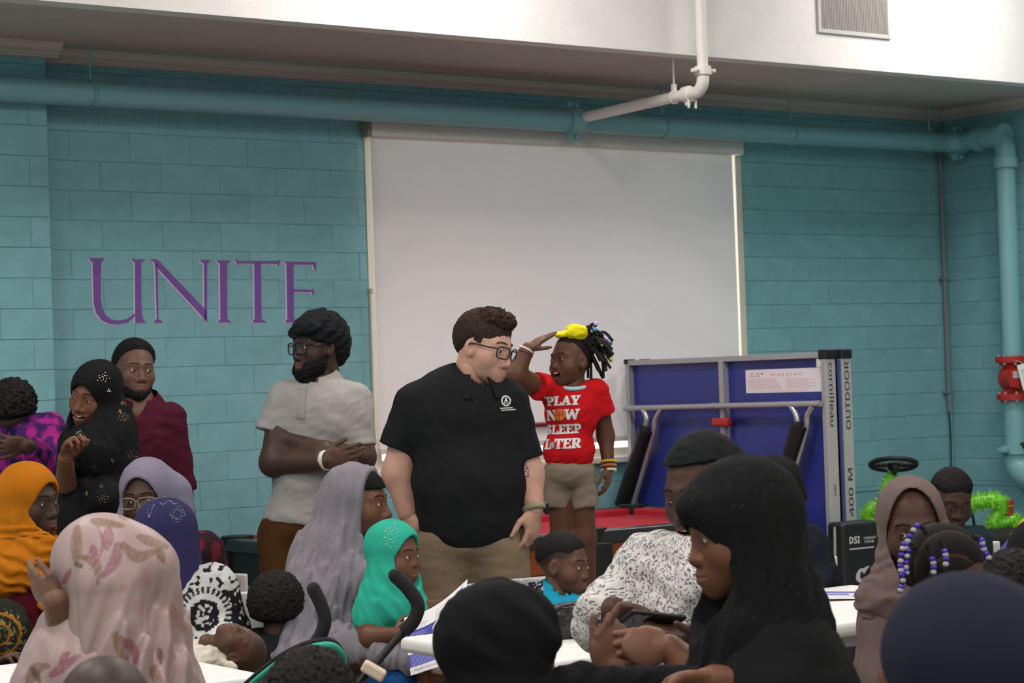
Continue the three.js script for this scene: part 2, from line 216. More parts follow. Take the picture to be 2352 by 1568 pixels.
// ================= THINGS ON AND BY THE WALL =================
const mPipe = new THREE.MeshPhysicalMaterial({ color: new THREE.Color().setRGB(.47, .66, .68, THREE.SRGBColorSpace), roughness: .42 });
const mWhitePipe = std(0xe4dfd9, .45), mSilver = new THREE.MeshStandardMaterial({ color: 0xb9b9bd, metalness: .75, roughness: .35 }), mGrey = std(0xa2a2a8, .5), mBlackPl = std(0x121214, .55), mRedPaint = std(0xa8241e, .4);
const boltHead = (p, r = .012) => sphere(p, r, 8, 6);
const ringAt = (a, b, t, r0, len) => { const d = V(...D3_(a, b)).normalize(), c = V(...a).lerp(V(...b), t); return cyl(c.clone().addScaledVector(d, -len / 2).toArray(), c.clone().addScaledVector(d, len / 2).toArray(), r0, r0, 24); };
function D3_(a, b) { return [b[0] - a[0], b[1] - a[1], b[2] - a[2]]; }
{ // fire main along the wall and down the corner
  const t = inRoom(thing('sprinkler_main_pipe', 'teal painted sprinkler pipe running under the soffit and down in the corner', 'pipe')), hL = onWall(830, 251, .2)[1], r = .057, uE = ROOM_U1 - .12, uV = ROOM_U1 - .13;
  const vDrop = .6, hv = (y) => { // height on the drop pipe's line for a photograph row
    let lo = 0, hi = 3; for (let k = 0; k < 40; k++) { const m = (lo + hi) / 2, p = room(uV, m, vDrop).project(camera); ((1 - p.y) / 2 * 1568 > y) ? lo = m : hi = m; } return lo; };
  mesh('pipe', cyl([ROOM_U0 + .05, hL, .2], [uE - .15, hL, .2], r, r, 28), mPipe, t);
  for (const px of [1314, 2195]) { const u = onWall(px, 265, .2)[0], g = [cyl([u - .04, hL, .2], [u + .04, hL, .2], r + .018, r + .018, 28), box(u - .035, u + .035, hL + r + .005, hL + r + .045, .18, .22, .006), box(u - .035, u + .035, hL - r - .045, hL - r - .005, .18, .22, .006)]; const c = mesh('coupling', merge(g), mPipe, t); for (const s of [-1, 1]) mesh('bolt', boltHead([u, hL + s * (r + .028), .235]), mPipe, c); }
  for (const px of [208, 1518, 1812, 2130]) { const u = onWall(px, 200, .2)[0]; const g = [cyl([u, hL + r, .2], [u, SOFFIT_H, .2], .006, .006, 8), new THREE.TorusGeometry(r + .004, .004, 6, 28).rotateY(Math.PI / 2).translate(u, hL, .2)]; mesh('hanger', merge(g), mPipe, t); }
  // the run turns out of the corner and drops
  const e1 = tube([[uE - .17, hL, .2], [uE - .08, hL, .205], [uV, hL, .27], [uV, hL, .36]], r, 20, 20); mesh('elbow', e1, mPipe, t);
  mesh('pipe', cyl([uV, hL, .35], [uV, hL, vDrop - .12], r, r, 24), mPipe, t); for (const v of [.42, .58]) mesh('coupling', cyl([uV, hL, v - .03], [uV, hL, v + .03], r + .016, r + .016, 24), mPipe, t);
  mesh('elbow', tube([[uV, hL, vDrop - .13], [uV, hL - .01, vDrop - .05], [uV, hL - .06, vDrop], [uV, hL - .16, vDrop]], r * 1.08, 20, 20), mPipe, t);
  const yT = hL - .14, vt = hv(818), vb = hv(918), lo = hv(1030); mesh('pipe', cyl([uV, yT, vDrop], [uV, vt, vDrop], r, r, 28), mPipe, t); mesh('coupling', cyl([uV, yT - .05, vDrop], [uV, yT + .01, vDrop], r + .016, r + .016, 24), mPipe, t);
  mesh('pipe', cyl([uV, vb, vDrop], [uV, lo, vDrop], r + .006, r + .006, 28), mPipe, t); mesh('coupling', merge([cyl([uV, lo - .03, vDrop], [uV, lo + .02, vDrop], r + .034, r + .034, 28), box(uV - .13, uV + .13, lo - .02, lo + .012, vDrop - .03, vDrop + .03, .008)]), mPipe, t);
  mesh('elbow', tube([[uV, lo - .02, vDrop], [uV, lo - .1, vDrop + .01], [uV, lo - .17, vDrop + .1], [uV, lo - .19, vDrop + .4]], r * 1.35, 24, 22), mPipe, t);
  mesh('lever', merge([cyl([uV - .02, lo + .02, vDrop + .09], [uV - .02, lo + .03, vDrop + .4], .018, .018, 12)]), mPipe, t); mesh('lever_tip', cyl([uV - .02, lo + .019, vDrop + .07], [uV - .02, lo + .02, vDrop + .095], .021, .021, 12), mBlackPl, t);
  // red check valve between the two lengths
  const c = room(uV, 0, vDrop), v = thing('check_valve', 'red flanged fire valve on the teal corner pipe', 'valve', [c.x, (vt + vb) / 2, c.z], THETA - .35), h = (vt - vb) / 2;
  mesh('body', merge([cyl([0, -h, 0], [0, h, 0], .06, .06, 24), sphere([0, 0, .0], .088, 20, 14), cyl([-.02, .0, .04], [-.03, -.005, .105], .062, .058, 20)]), mRedPaint, v);
  for (const s of [-1, 1]) { const f = mesh('flange', merge([cyl([0, s * (h - .035), 0], [0, s * h, 0], .098, .098, 28), cyl([0, s * (h - .055), 0], [0, s * (h - .035), 0], .07, .09, 24)]), mRedPaint, v); for (let k = 0; k < 8; k++) { const a = k * .785 + .3; mesh('bolt', cyl([Math.cos(a) * .082, s * (h - .05), Math.sin(a) * .082], [Math.cos(a) * .082, s * (h + .012), Math.sin(a) * .082], .009, .009, 8), mSilver, f); } }
  mesh('cover_plate', box(-.075, .015, -.055, .045, .09, .108, .006), mRedPaint, v); mesh('name_plate', box(-.06, .005, 0, .04, .107, .11), std(0xb8b4ac, .4), v);
  const tgx = canvas(128, 200, (g) => { g.fillStyle = '#e9e9ec'; g.fillRect(0, 0, 128, 200); g.fillStyle = '#8f95a8'; g.fillRect(18, 46, 92, 8); for (let i = 0; i < 9; i++) g.fillRect(20, 66 + i * 13, 55 + (i * 37) % 35, 4); g.fillStyle = '#777'; g.beginPath(); g.arc(64, 18, 6, 0, 7); g.fill(); });
  const q = thing('inspection_tag', 'white paper inspection tag hanging on the red valve', 'tag', [c.x + .05, (vt + vb) / 2 + .02, c.z + .13], THETA - .5); q.rotation.z = .22; mesh('paper', box(-.045, .045, -.085, .065, -.0008, .0008), std(0xe9e9ec, .7), q); const pl = new THREE.PlaneGeometry(.09, .15); pl.translate(0, -.01, .0012); mesh('print', pl, new THREE.MeshStandardMaterial({ map: tgx, roughness: .7 }), q); mesh('string', tube([[0, .06, 0], [-.02, .085, -.03], [-.06, .09, -.06]], .0015, 10, 5), std(0xcfcabf, .8), q);
}
{ // white branch pipe dropping in front of the beam and running to the wall main
  const vP = SOFFIT_V + .1, u = onWall(1612, 100, vP)[0], hE = onWall(1612, 200, vP)[1], r = .027, t = inRoom(thing('branch_pipe', 'white painted pipe dropping from the ceiling and turning towards the wall', 'pipe'));
  mesh('pipe', cyl([u, hE + .09, vP], [u, CEIL_H, vP], r, r, 22), mWhitePipe, t); const c = mesh('coupling', merge([cyl([u, hE + .06, vP], [u, hE + .1, vP], r + .014, r + .014, 22), box(u - .065, u + .065, hE + .07, hE + .09, vP - .018, vP + .018, .006)]), mWhitePipe, t); for (const s of [-1, 1]) mesh('bolt', boltHead([u + s * .055, hE + .08, vP + .02], .01), mWhitePipe, c);
  mesh('elbow', tube([[u, hE + .07, vP], [u, hE + .02, vP - .005], [u, hE - .015, vP - .04], [u, hE - .018, vP - .1]], r * 1.12, 18, 18), mWhitePipe, t);
  const c2 = mesh('coupling', merge([cyl([u, hE - .018, vP - .14], [u, hE - .018, vP - .1], r + .012, r + .012, 22), box(u - .012, u + .012, hE - .075, hE + .02, vP - .13, vP - .11, .005)]), mWhitePipe, t); for (const s of [0, 1]) mesh('bolt', cyl([u - .02 + s * .045, hE - .09, vP - .09], [u - .02 + s * .045, hE - .05, vP - .09], .006, .006, 8), mWhitePipe, c2);
  mesh('pipe', cyl([u, hE - .018, vP - .13], [u, hE - .03, .26], r, r, 22), mWhitePipe, t); mesh('end_cap', cyl([u, hE - .03, .262], [u, hE - .03, .24], r, r * .9, 20), mWhitePipe, t);
  mesh('hanger', merge([cyl([u, hE + .02, vP - .22], [u, SOFFIT_H, vP - .22], .005, .005, 8), new THREE.TorusGeometry(r + .004, .004, 6, 20).translate(u, hE - .02, vP - .22), box(u - .012, u + .012, hE + .005, hE + .045, vP - .23, vP - .21, .003)]), mWhitePipe, t);
}
{ // air grille in the beam
  const [u0, hb] = onWall(1884, 66, SOFFIT_V), [u1] = onWall(2036, 60, SOFFIT_V), h1 = onWall(1884, -30, SOFFIT_V)[1], t = inRoom(thing('air_vent', 'grey ribbed air vent set in the white beam', 'vent')), m = .022;
  mesh('frame', merge([box(u0 - m, u0, hb - m, h1 + m, SOFFIT_V, SOFFIT_V + .012, .003), box(u1, u1 + m, hb - m, h1 + m, SOFFIT_V, SOFFIT_V + .012, .003), box(u0, u1, hb - m, hb, SOFFIT_V, SOFFIT_V + .012, .003), box(u0, u1, h1, h1 + m, SOFFIT_V, SOFFIT_V + .012, .003)]), mWhite, t);
  mesh('backing', box(u0, u1, hb, h1, SOFFIT_V, SOFFIT_V + .002), std(0x716d69, .8), t); const g = []; for (let i = 0; i < 44; i++) { const u = u0 + (u1 - u0) * (i + .5) / 44; g.push(box(u - .0022, u + .0022, hb, h1, SOFFIT_V + .002, SOFFIT_V + .009)); } const l = mesh('louvres', merge(g), std(0xaaa6a1, .6), t); l.userData.kind = 'stuff';
}
{ // grey conduit in the corner with a black cord below
  const u = ROOM_U1 - .06, t = inRoom(thing('conduit', 'thin grey cable conduit running down beside the corner', 'conduit')), f = (y) => onWall(2180, y, .03)[1], e = f(945);
  mesh('tube', cyl([u, e, .03], [u, SOFFIT_H - .1, .03], .011, .011, 14), std(0x77777a, .6), t); for (const y of [640, 900]) mesh('strap', box(u - .025, u + .025, f(y) - .008, f(y) + .008, .004, .044, .003), std(0x77777a, .6), t);
  inRoom(single('power_cord', tube([[u, e, .03], [u + .004, e - .15, .03], [u - .004, e - .3, .035], [u - .02, e - .5, .04], [u - .01, .35, .04]], .005, 40, 6), mBlackPl, 'black cord hanging from the grey conduit', 'cord'));
}
{ // painted word on the wall
  const Zm = (x, y) => { const [u, h] = onWall(x / 2.735, 480 + y / 2.735, .004); return new THREE.Vector2(u, h); };
  const LET = { U: [[560, 308, 655, 308, 650, 322, 636, 332, 634, 560, 642, 620, 668, 668, 700, 692, 745, 700, 795, 690, 845, 655, 850, 672, 800, 712, 740, 724, 690, 722, 640, 700, 605, 655, 590, 600, 582, 332, 566, 322], [825, 315, 910, 315, 905, 325, 888, 335, 890, 640, 900, 690, 920, 712, 850, 716, 848, 335, 830, 325]], N: [[975, 345, 992, 345, 996, 690, 1020, 705, 1020, 714, 965, 714, 965, 705, 985, 690], [925, 315, 990, 315, 1300, 640, 1300, 710, 1285, 690, 985, 365, 965, 330], [1258, 320, 1320, 320, 1318, 330, 1302, 340, 1302, 708, 1284, 690, 1282, 340, 1262, 332]], I: [[1362, 322, 1447, 322, 1445, 332, 1428, 342, 1430, 690, 1452, 706, 1452, 713, 1370, 713, 1370, 706, 1385, 690, 1382, 342, 1366, 332]], T: [[1475, 312, 1500, 325, 1735, 325, 1765, 318, 1748, 360, 1738, 345, 1500, 342, 1494, 352], [1598, 340, 1640, 340, 1645, 690, 1672, 708, 1672, 714, 1588, 714, 1588, 708, 1600, 690]], E: [[1782, 330, 1845, 330, 1848, 690, 1870, 700, 1950, 700, 1990, 660, 1990, 714, 1795, 714, 1795, 704, 1806, 690, 1800, 345], [1840, 330, 1988, 333, 1985, 390, 1972, 375, 1968, 350, 1845, 350], [1845, 503, 1960, 506, 1972, 492, 1972, 545, 1958, 522, 1845, 520]] };
  const t = inRoom(thing('wall_lettering', 'large purple painted word UNITE on the block wall', 'lettering')), mPu = new THREE.MeshStandardMaterial({ map: mottle([.46, .29, .60], .05, 51), roughness: .6 }), mPw = std(0xcbbfd6, .6);
  for (const k of Object.keys(LET)) { const mk = (dx, dy, v, d) => merge(LET[k].map((a) => { const s = new THREE.Shape(); for (let i = 0; i < a.length; i += 2) { const p = Zm(a[i] + dx, a[i + 1] + dy); i ? s.lineTo(p.x, p.y) : s.moveTo(p.x, p.y); } const g = new THREE.ExtrudeGeometry(s, { depth: d, bevelEnabled: false }); g.translate(0, 0, v); return g; })); const m = mesh('letter', mk(0, 0, .0012, .0016), mPu, t); mesh('outline', mk(-9, 4, .0008, .0012), mPw, m); }
}
{ // pool table with red cloth, alongside the wall
  const u0 = -1.92, u1 = u0 + 2.44, v0 = .33, v1 = v0 + 1.26, H = .8, t = inRoom(thing('pool_table', 'wooden pool table with bright red cloth along the wall', 'pool table')), wood = new THREE.MeshPhysicalMaterial({ map: noiseTex(256, (x, y) => { const k = .5 + .5 * Math.sin((y * 40 + 4 * per(x, y, 3, 2) + 1.4 * per(x, y, 12, 5))); return [.50 + .10 * k, .235 + .06 * k, .09 + .03 * k]; }, 1.2, true), roughness: .35 }), mRed = new THREE.MeshStandardMaterial({ map: mottle([.66, .08, .16], .04, 61), roughness: .9 });
  mesh('bed', box(u0 + .1, u1 - .1, H - .07, H - .035, v0 + .1, v1 - .1), mRed, t);
  const rail = (a, b, c, d, nx, nz) => { const m = mesh('cushion', box(a, b, H - .05, H - .002, c, d, .012), mRed, t); };
  for (const v of [v0 + .06, v1 - .13]) for (const [a, b] of [[u0 + .14, (u0 + u1) / 2 - .06], [(u0 + u1) / 2 + .06, u1 - .14]]) rail(a, b, v, v + .07);
  for (const u of [u0 + .06, u1 - .13]) rail(u, u + .07, v0 + .14, v1 - .14);
  const mRail = std(0x3b3a3c, .3, { metalness: .4 }); for (const [a, b, c, d] of [[u0, u1, v0, v0 + .07], [u0, u1, v1 - .07, v1], [u0, u0 + .07, v0, v1], [u1 - .07, u1, v0, v1]]) mesh('rail', box(a, b, H - .055, H + .004, c, d, .012), mRail, t);
  for (const u of [u0 + .07, (u0 + u1) / 2, u1 - .07]) for (const v of [v0 + .07, v1 - .07]) { const p = mesh('pocket', merge([cyl([u, H - .17, v], [u, H + .012, v], .062, .075, 20), box(u - .07, u + .07, H - .2, H - .05, v - (v > 1 ? -.0 : .075), v + (v > 1 ? .075 : 0), .01)]), mBlackPl, t); }
  for (const vv of [v0 + .02, v1 - .05]) mesh('apron', box(u0 + .03, u1 - .03, H - .17, H - .055, vv, vv + .03, .004), wood, t); for (const uu of [u0 + .02, u1 - .05]) mesh('end_apron', box(uu, uu + .03, H - .2, H - .055, v0 + .03, v1 - .03, .004), std(0x17120f, .5), t);
  mesh('cabinet', box(u0 + .12, u1 - .12, H - .42, H - .14, v0 + .12, v1 - .12, .01), wood, t); mesh('end_panel', box(u0 + .1, u0 + .125, H - .42, H - .14, v0 + .11, v1 - .11, .004), std(0x14100e, .5), t);
  for (const u of [u0 + .22, u1 - .22]) for (const v of [v0 + .22, v1 - .22]) mesh('leg', merge([cyl([u, .03, v], [u, H - .4, v], .05, .085, 16), cyl([u, 0, v], [u, .05, v], .07, .07, 16)]), std(0x15110f, .5), t);
}
{ // folded table-tennis table, end on to the wall
  const u = .655, v0 = .12, v1 = 1.645, hb = .24, ht = 1.56, t = inRoom(thing('table_tennis_table', 'folded blue outdoor table-tennis table with grey frame beside the pool table', 'table tennis table'));
  const onU = (px, py, uu) => { const r = V((px - 1176) / FOC, -(py - 784) / FOC, -1).applyMatrix4(RC), n = V(cT, 0, -sT), k = room(uu, 0, 0).sub(camera.position).dot(n) / r.dot(n), p = r.multiplyScalar(k).add(camera.position).sub(room(0, 0, 0)); return [p.x * sT + p.z * cT, p.y]; };
  const mBlue = new THREE.MeshPhysicalMaterial({ map: mottle([.16, .20, .52], .03, 71), roughness: .38 }), mAl = std(0xa9a8ac, .45, { metalness: .3 });
  for (const [k, s] of [[0, 1], [.105, 1]]) {
    mesh('half_top', box(u + k + .028, u + k + .042, hb, ht - .005, v0 + .01, v1 - .01), mBlue, t);
    mesh('edge_frame', merge([box(u + k - .006, u + k + .046, ht - .028, ht, v0, v1, .003), box(u + k - .006, u + k + .046, hb, hb + .03, v0, v1, .003), box(u + k - .006, u + k + .046, hb, ht, v0, v0 + .03, .003), box(u + k - .012, u + k + .05, hb, ht - .002, v1 - .03, v1, .003)]), k ? std(0x6f7fb5, .4) : mAl, t);
    mesh('end_strip', box(u + k - .012, u + k + .05, hb, ht - .02, v1, v1 + .004), std(0xb7b5b4, .5), t); mesh('corner_cap', box(u + k - .016, u + k + .056, ht - .035, ht + .012, v1 - .045, v1 + .012, .008), mBlackPl, t); mesh('corner_cap', box(u + k - .01, u + k + .048, ht - .02, ht + .006, v0 - .006, v0 + .03, .005), mBlackPl, t);
  }
  const face = (pts) => pts.map(([x, y, d]) => { const [v, h] = onU(x, y, u - (d ?? .0)); return [u - (d ?? 0), h, v]; });
  const vm = onU(1660, 900, u)[0]; mesh('brace', box(u - .012, u + .03, hb, ht - .02, vm - .016, vm + .016, .004), mAl, t);
  const hT = onU(1660, 932, u - .03)[1]; mesh('cross_tube', cyl([u - .03, hT - .006, v0 + .02], [u - .03, hT + .004, v1 - .02], .015, .015, 14), mAl, t); mesh('tube_joint', cyl([u - .03, hT - .0, vm - .05], [u - .03, hT, vm - .02], .018, .018, 14), mSilver, t);
  for (const pts of [[[1475, 935, .03], [1486, 960, .03], [1482, 985, .03], [1440, 1090, .05], [1428, 1180, .05]], [[1520, 938, .03], [1506, 965, .03], [1503, 985, .03], [1455, 1160, .04]], [[1815, 930, .03], [1828, 950, .03], [1832, 975, .03], [1800, 1060, .05]], [[1868, 932, .03], [1855, 955, .03], [1854, 975, .03], [1825, 1080, .04], [1790, 1180, .04]]]) mesh('leg_tube', tube(face(pts), .0145, 40, 12), mSilver, t);
  for (const pts of [[[1484, 985, .06], [1428, 1160, .06]], [[1836, 975, .06], [1790, 1130, .06]]]) { const [a, b] = face(pts); mesh('leg_pad', cyl(a, b, .04, .04, 14), mBlackPl, t); }
  { const [v, h] = onU(1661, 969, u - .02); mesh('latch', box(u - .05, u - .01, h - .022, h + .022, v - .06, v + .06, .012), mRedPaint, t); }
  { const [va, ha] = onU(1703, 850, u), [vb] = onU(1880, 845, u), [, hc] = onU(1703, 903, u), w = Math.abs(vb - va), hh = ha - hc, tx = canvas(512, 192, (g) => { g.fillStyle = '#e6e0e6'; g.fillRect(0, 0, 512, 192); g.strokeStyle = g.fillStyle = '#b23a48'; g.lineWidth = 3; for (const x of [30, 70]) { g.beginPath(); g.moveTo(x, 58); g.lineTo(x + 14, 26); g.lineTo(x + 28, 58); g.closePath(); g.stroke(); } g.beginPath(); g.arc(112, 34, 7, 0, 7); g.fill(); g.font = '600 34px serif'; g.globalAlpha = .7; g.font = '400 32px serif'; g.fillText('W A R N I N G', 170, 58); for (let i = 0; i < 7; i++) { g.globalAlpha = .45; g.fillRect(14, 80 + i * 13, 190 + (i * 67) % 60, 4); g.fillRect(270, 80 + i * 13, 150 + (i * 41) % 80, 4); } g.fillRect(80, 178, 340, 3); }); const p = new THREE.PlaneGeometry(w, hh); p.rotateY(-Math.PI / 2); p.translate(u + .0265, (ha + hc) / 2, (va + vb) / 2); const b = box(u + .0268, u + .028, hc, ha, va, vb); mesh('warning_label', b, std(0xe6e0e6, .6), t); mesh('label_print', p, new THREE.MeshStandardMaterial({ map: tx, roughness: .6 }), t); }
  { const [v, h] = onU(1888, 833, u); mesh('sticker', box(u - .008, u + .026, h - .02, h + .02, v - .03, v), std(0xd2d0d0, .6), t); }
  const word = (k, list) => { const tx = canvas(128, 2048, (g) => { g.clearRect(0, 0, 128, 2048); g.fillStyle = '#26262a'; g.textBaseline = 'middle'; g.textAlign = 'center'; for (const [s, y, len, size, up] of list) { g.save(); g.translate(66, y); g.rotate(up ? -Math.PI / 2 : Math.PI / 2); g.font = `400 ${size}px sans-serif`; g.scale(len / g.measureText(s).width, 1); g.fillText(s, 0, 0); g.restore(); } }); const p = new THREE.PlaneGeometry(.058, ht - .02 - hb); p.translate(u + k + .019, (ht - .02 + hb) / 2, v1 + .0055); mesh('strip_lettering', p, new THREE.MeshStandardMaterial({ map: tx, transparent: true, alphaTest: .3, roughness: .5 }), t); };
  word(0, [['cornilleau', 290, 490, 86, 0], ['MAT', 1007, 88, 40, 0]]); word(.105, [['OUTDOOR', 302, 520, 92, 1], ['400 M', 1024, 375, 92, 1]]);
  // black undercarriage cover at the end with its markings
  const hc = 1.47 - (1197 - 850) * 9.85 / FOC, g = new RoundedBoxGeometry(.235, hc - .1, .11, 4, .02), gp = g.attributes.position; for (let i = 0; i < gp.count; i++) { const s = gp.getY(i) / (hc - .1) + .5; gp.setX(i, gp.getX(i) * (1.12 - .12 * s)); } g.translate(u + .072, (hc + .1) / 2, v1 + .06); mesh('undercarriage_cover', g, std(0x1a1b1d, .5), t);
  const tx = canvas(256, 512, (c) => { c.clearRect(0, 0, 256, 512); c.fillStyle = '#c9c9c9'; c.font = '900 58px sans-serif'; c.fillText('DSI', 22, 90); c.font = '700 22px sans-serif'; c.fillText('COMPACT', 146, 72); c.fillText('SYSTEM', 152, 94); c.fillRect(24, 118, 208, 9); c.beginPath(); c.ellipse(118, 285, 50, 40, -.5, .6, 5.4); c.ellipse(136, 282, 34, 26, -.6, 5.2, .7, true); c.fill(); c.beginPath(); c.moveTo(120, 258); c.quadraticCurveTo(160, 228, 190, 236); c.quadraticCurveTo(165, 250, 140, 280); c.fill(); });
  const pl = new THREE.PlaneGeometry(.2, .4); pl.translate(u + .072, hc - .23, v1 + .1165); mesh('cover_markings', pl, new THREE.MeshStandardMaterial({ map: tx, transparent: true, alphaTest: .3, roughness: .5 }), t);
  for (const s of [-1, 1]) mesh('stay', cyl([u + .072 + s * .115, hc - .02, v1 + .06], [u + .072 + s * .17, .06, v1 + .09], .009, .009, 10), mSilver, t);
  mesh('base', merge([box(u - .3, u + .44, .07, .12, v0 + .2, v0 + .28, .01), box(u - .3, u + .44, .07, .12, v1 - .1, v1 - .02, .01), box(u + .03, u + .11, .08, .26, v0 + .2, v1 - .03, .01)]), mGrey, t); for (const uu of [u - .28, u + .42]) for (const v of [v0 + .24, v1 - .06]) mesh('wheel', cyl([uu, .05, v - .02], [uu, .05, v + .02], .05, .05, 18), mBlackPl, t);
}
{ // red bar stool behind the girl
  const u = onWall(1262, 980, .2)[0], hR = onWall(1240, 978, .2)[1], c = room(u, 0, .03), t = thing('bar_stool', 'red metal high stool with a back rail by the window behind the girl', 'stool', [c.x, 0, c.z], THETA), m = std(0x7c1a24, .4);
  mesh('back_rail', tube([[-.17, hR, .05], [-.1, hR + .003, .04], [.1, hR + .003, .04], [.17, hR, .05]], .012, 20, 10), m, t); for (const s of [-1, 1]) mesh('back_post', cyl([s * .14, .74, .06], [s * .17, hR, .05], .011, .011, 10), m, t);
  mesh('seat', new RoundedBoxGeometry(.3, .03, .22, 3, .014).translate(0, .75, .15), m, t); for (const a of [-1, 1]) for (const b of [-1, 1]) mesh('leg', cyl([a * .12, .74, .15 + b * .08], [a * .15, .0, .15 + b * .1], .012, .012, 10), m, t); mesh('foot_ring', merge([[-1, -1, 1, -1], [1, -1, 1, 1], [1, 1, -1, 1], [-1, 1, -1, -1]].map(([a, b, d, e]) => cyl([a * .138, .28, .15 + b * .092], [d * .138, .28, .15 + e * .092], .009, .009, 8))), m, t);
}
{ // cart dressed with green tinsel and a steering wheel
  const Z = 11.2, J = (x, y, dz = 0) => at(x, y, Z + dz), o = J(2120, 1200), t = thing('decorated_cart', 'black cart trimmed with bright green tinsel and a black steering wheel', 'cart', [o[0], 0, -Z]), L = (x, y, dz) => { const p = J(x, y, dz); return [p[0] - o[0], p[1], p[2] + Z]; };
  const c = L(2052, 1066), ring = new THREE.TorusGeometry(.122, .0135, 12, 48); ring.rotateX(Math.PI / 2 - .3); ring.rotateZ(-.06); ring.translate(...c); const w = mesh('steering_wheel', ring, mBlackPl, t); const sp = [cyl(c, add3_(c, -.11, .0, .02), .014, .012, 8), cyl(c, add3_(c, .11, -.005, .02), .014, .012, 8), cyl(c, add3_(c, 0, -.03, .1), .014, .012, 8), cyl(add3_(c, 0, -.03, 0), add3_(c, 0, .008, 0), .03, .035, 14)]; mesh('spokes', merge(sp), mBlackPl, w); function add3_(a, x, y, z) { return [a[0] + x, a[1] + y, a[2] + z]; }
  mesh('column', cyl(add3_(c, 0, -.02, 0), [c[0] - .05, .35, c[2] - .05], .018, .022, 12), mBlackPl, t);
  const gr = [[.22, .68, .03], [.32, .8, .05], [.14, .5, .02], [.5, .9, .2]].map((q) => new THREE.MeshPhysicalMaterial({ color: new THREE.Color(...q), roughness: .35, side: THREE.DoubleSide }));
  const garland = (pts, r, n) => { const cv = new THREE.CatmullRomCurve3(pts.map((p) => V(...L(...p))), false, 'centripetal'), bins = [[], [], [], []]; for (let i = 0; i < n; i++) { const s = R(), p = cv.getPoint(s), a = R() * 6.283, b = Math.acos(2 * R() - 1), l = r * (.6 + .5 * R()), d = V(Math.sin(b) * Math.cos(a), Math.sin(b) * Math.sin(a), Math.cos(b)), q = V(R() - .5, R() - .5, R() - .5).cross(d).normalize().multiplyScalar(.006); const e = p.clone().addScaledVector(d, l), g = new THREE.BufferGeometry(); g.setAttribute('position', new THREE.Float32BufferAttribute([...p.clone().add(q).toArray(), ...p.clone().sub(q).toArray(), ...e.toArray()], 3)); g.computeVertexNormals(); bins[i % 4].push(g); } const core = new THREE.TubeGeometry(cv, 24, r * .55, 8); for (const k of Object.keys(core.attributes)) if (k === 'uv') core.deleteAttribute(k); bins[0].push(core.toNonIndexed()); const m = mesh('tinsel_garland', mergeGeometries(bins[0]), gr[0], t); m.userData.kind = 'stuff'; for (let k = 1; k < 4; k++) { const q = mesh('tinsel_strands', mergeGeometries(bins[k]), gr[k], m); q.userData.kind = 'stuff'; } };
  garland([[2050, 1090], [2040, 1110], [2030, 1140], [2024, 1170]], .05, 900); garland([[2030, 1165], [2000, 1168], [1990, 1185], [2012, 1210], [2024, 1240]], .055, 1000); garland([[2205, 1165], [2225, 1158], [2260, 1150], [2295, 1152], [2300, 1172]], .068, 1900); garland([[2300, 1170], [2280, 1205], [2300, 1200], [2330, 1195], [2335, 1205]], .06, 1500);
  mesh('red_post', cyl(L(2319, 1148), L(2318, 1190), .022, .022, 14), mRedPaint, t); mesh('red_handle', cyl(L(1996, 1200), L(2014, 1188), .022, .022, 12), mRedPaint, t);
  const bx = L(2270, 1245); mesh('body', cloth_box(L), std(0x131315, .8), t); function cloth_box(L) { const a = L(2010, 1250), b = L(2370, 1250); const g = new RoundedBoxGeometry(b[0] - a[0], .5, .5, 4, .06); g.translate((a[0] + b[0]) / 2, L(2290, 1212)[1] - .25, a[2] - .05); return g; }
  mesh('hose', tube([L(2222, 1150), L(2235, 1190), L(2240, 1230)], .008, 20, 8), mBlackPl, t); for (const s of [0, 1]) for (const z of [-.25, .15]) { const x = s ? L(2340, 1250)[0] : L(2040, 1250)[0]; mesh('wheel', cyl([x, .12, z - .03], [x, .12, z + .03], .12, .12, 20), mBlackPl, t); }
}
{ // banded pole
  const Z = 8.6, a = at(2290, 1282, Z), b = at(2372, 1182, Z), m = V(...a).lerp(V(...b), .47), dir = V(...b).sub(V(...a)).normalize(), lowP = V(...a).addScaledVector(dir, -(a[1] - .02) / dir.y * 1), t = thing('banded_pole', 'slanting pole with a yellow band above a purple band', 'pole', [lowP.x, 0, lowP.z]), L = (p) => [p.x - lowP.x, p.y, p.z - lowP.z];
  mesh('shaft', cyl(L(lowP), L(m), .016, .016, 12), std(0x43358a, .5), t); mesh('band', cyl(L(m), L(V(...b)), .021, .021, 12), std(0xd8a31a, .5), t);
}
// ================= TABLES, CHAIRS AND WHAT LIES ON THEM =================
const mTable = new THREE.MeshStandardMaterial({ map: mottle([.88, .875, .865], .012, 81), roughness: .5, bumpMap: bumpFine, bumpScale: .0004 });
function foldingTable(u0, v0, lu, lv, label) {
  const t = inRoom(thing('folding_table', label, 'table', [0, 0, 0], 0, 'white folding tables')), H = .74; const p = room(u0 + lu / 2, 0, v0 + lv / 2); t.position.copy(p);
  mesh('tabletop', new RoundedBoxGeometry(lu, .045, lv, 4, .02).translate(0, H - .0225, 0), mTable, t); mesh('skirt_frame', merge([box(-lu / 2 + .1, lu / 2 - .1, H - .085, H - .045, -lv / 2 + .07, -lv / 2 + .1), box(-lu / 2 + .1, lu / 2 - .1, H - .085, H - .045, lv / 2 - .1, lv / 2 - .07)]), mGrey, t);
  for (const s of [-1, 1]) { const x = s * (lu / 2 - .22); for (const k of [-1, 1]) mesh('leg', cyl([x + s * .06, 0, k * (lv / 2 - .1)], [x, H - .05, k * (lv / 2 - .1)], .014, .014, 10), mGrey, t); mesh('leg_brace', cyl([x + s * .05, .15, -lv / 2 + .1], [x + s * .05, .15, lv / 2 - .1], .012, .012, 10), mGrey, t); }
  return t;
}
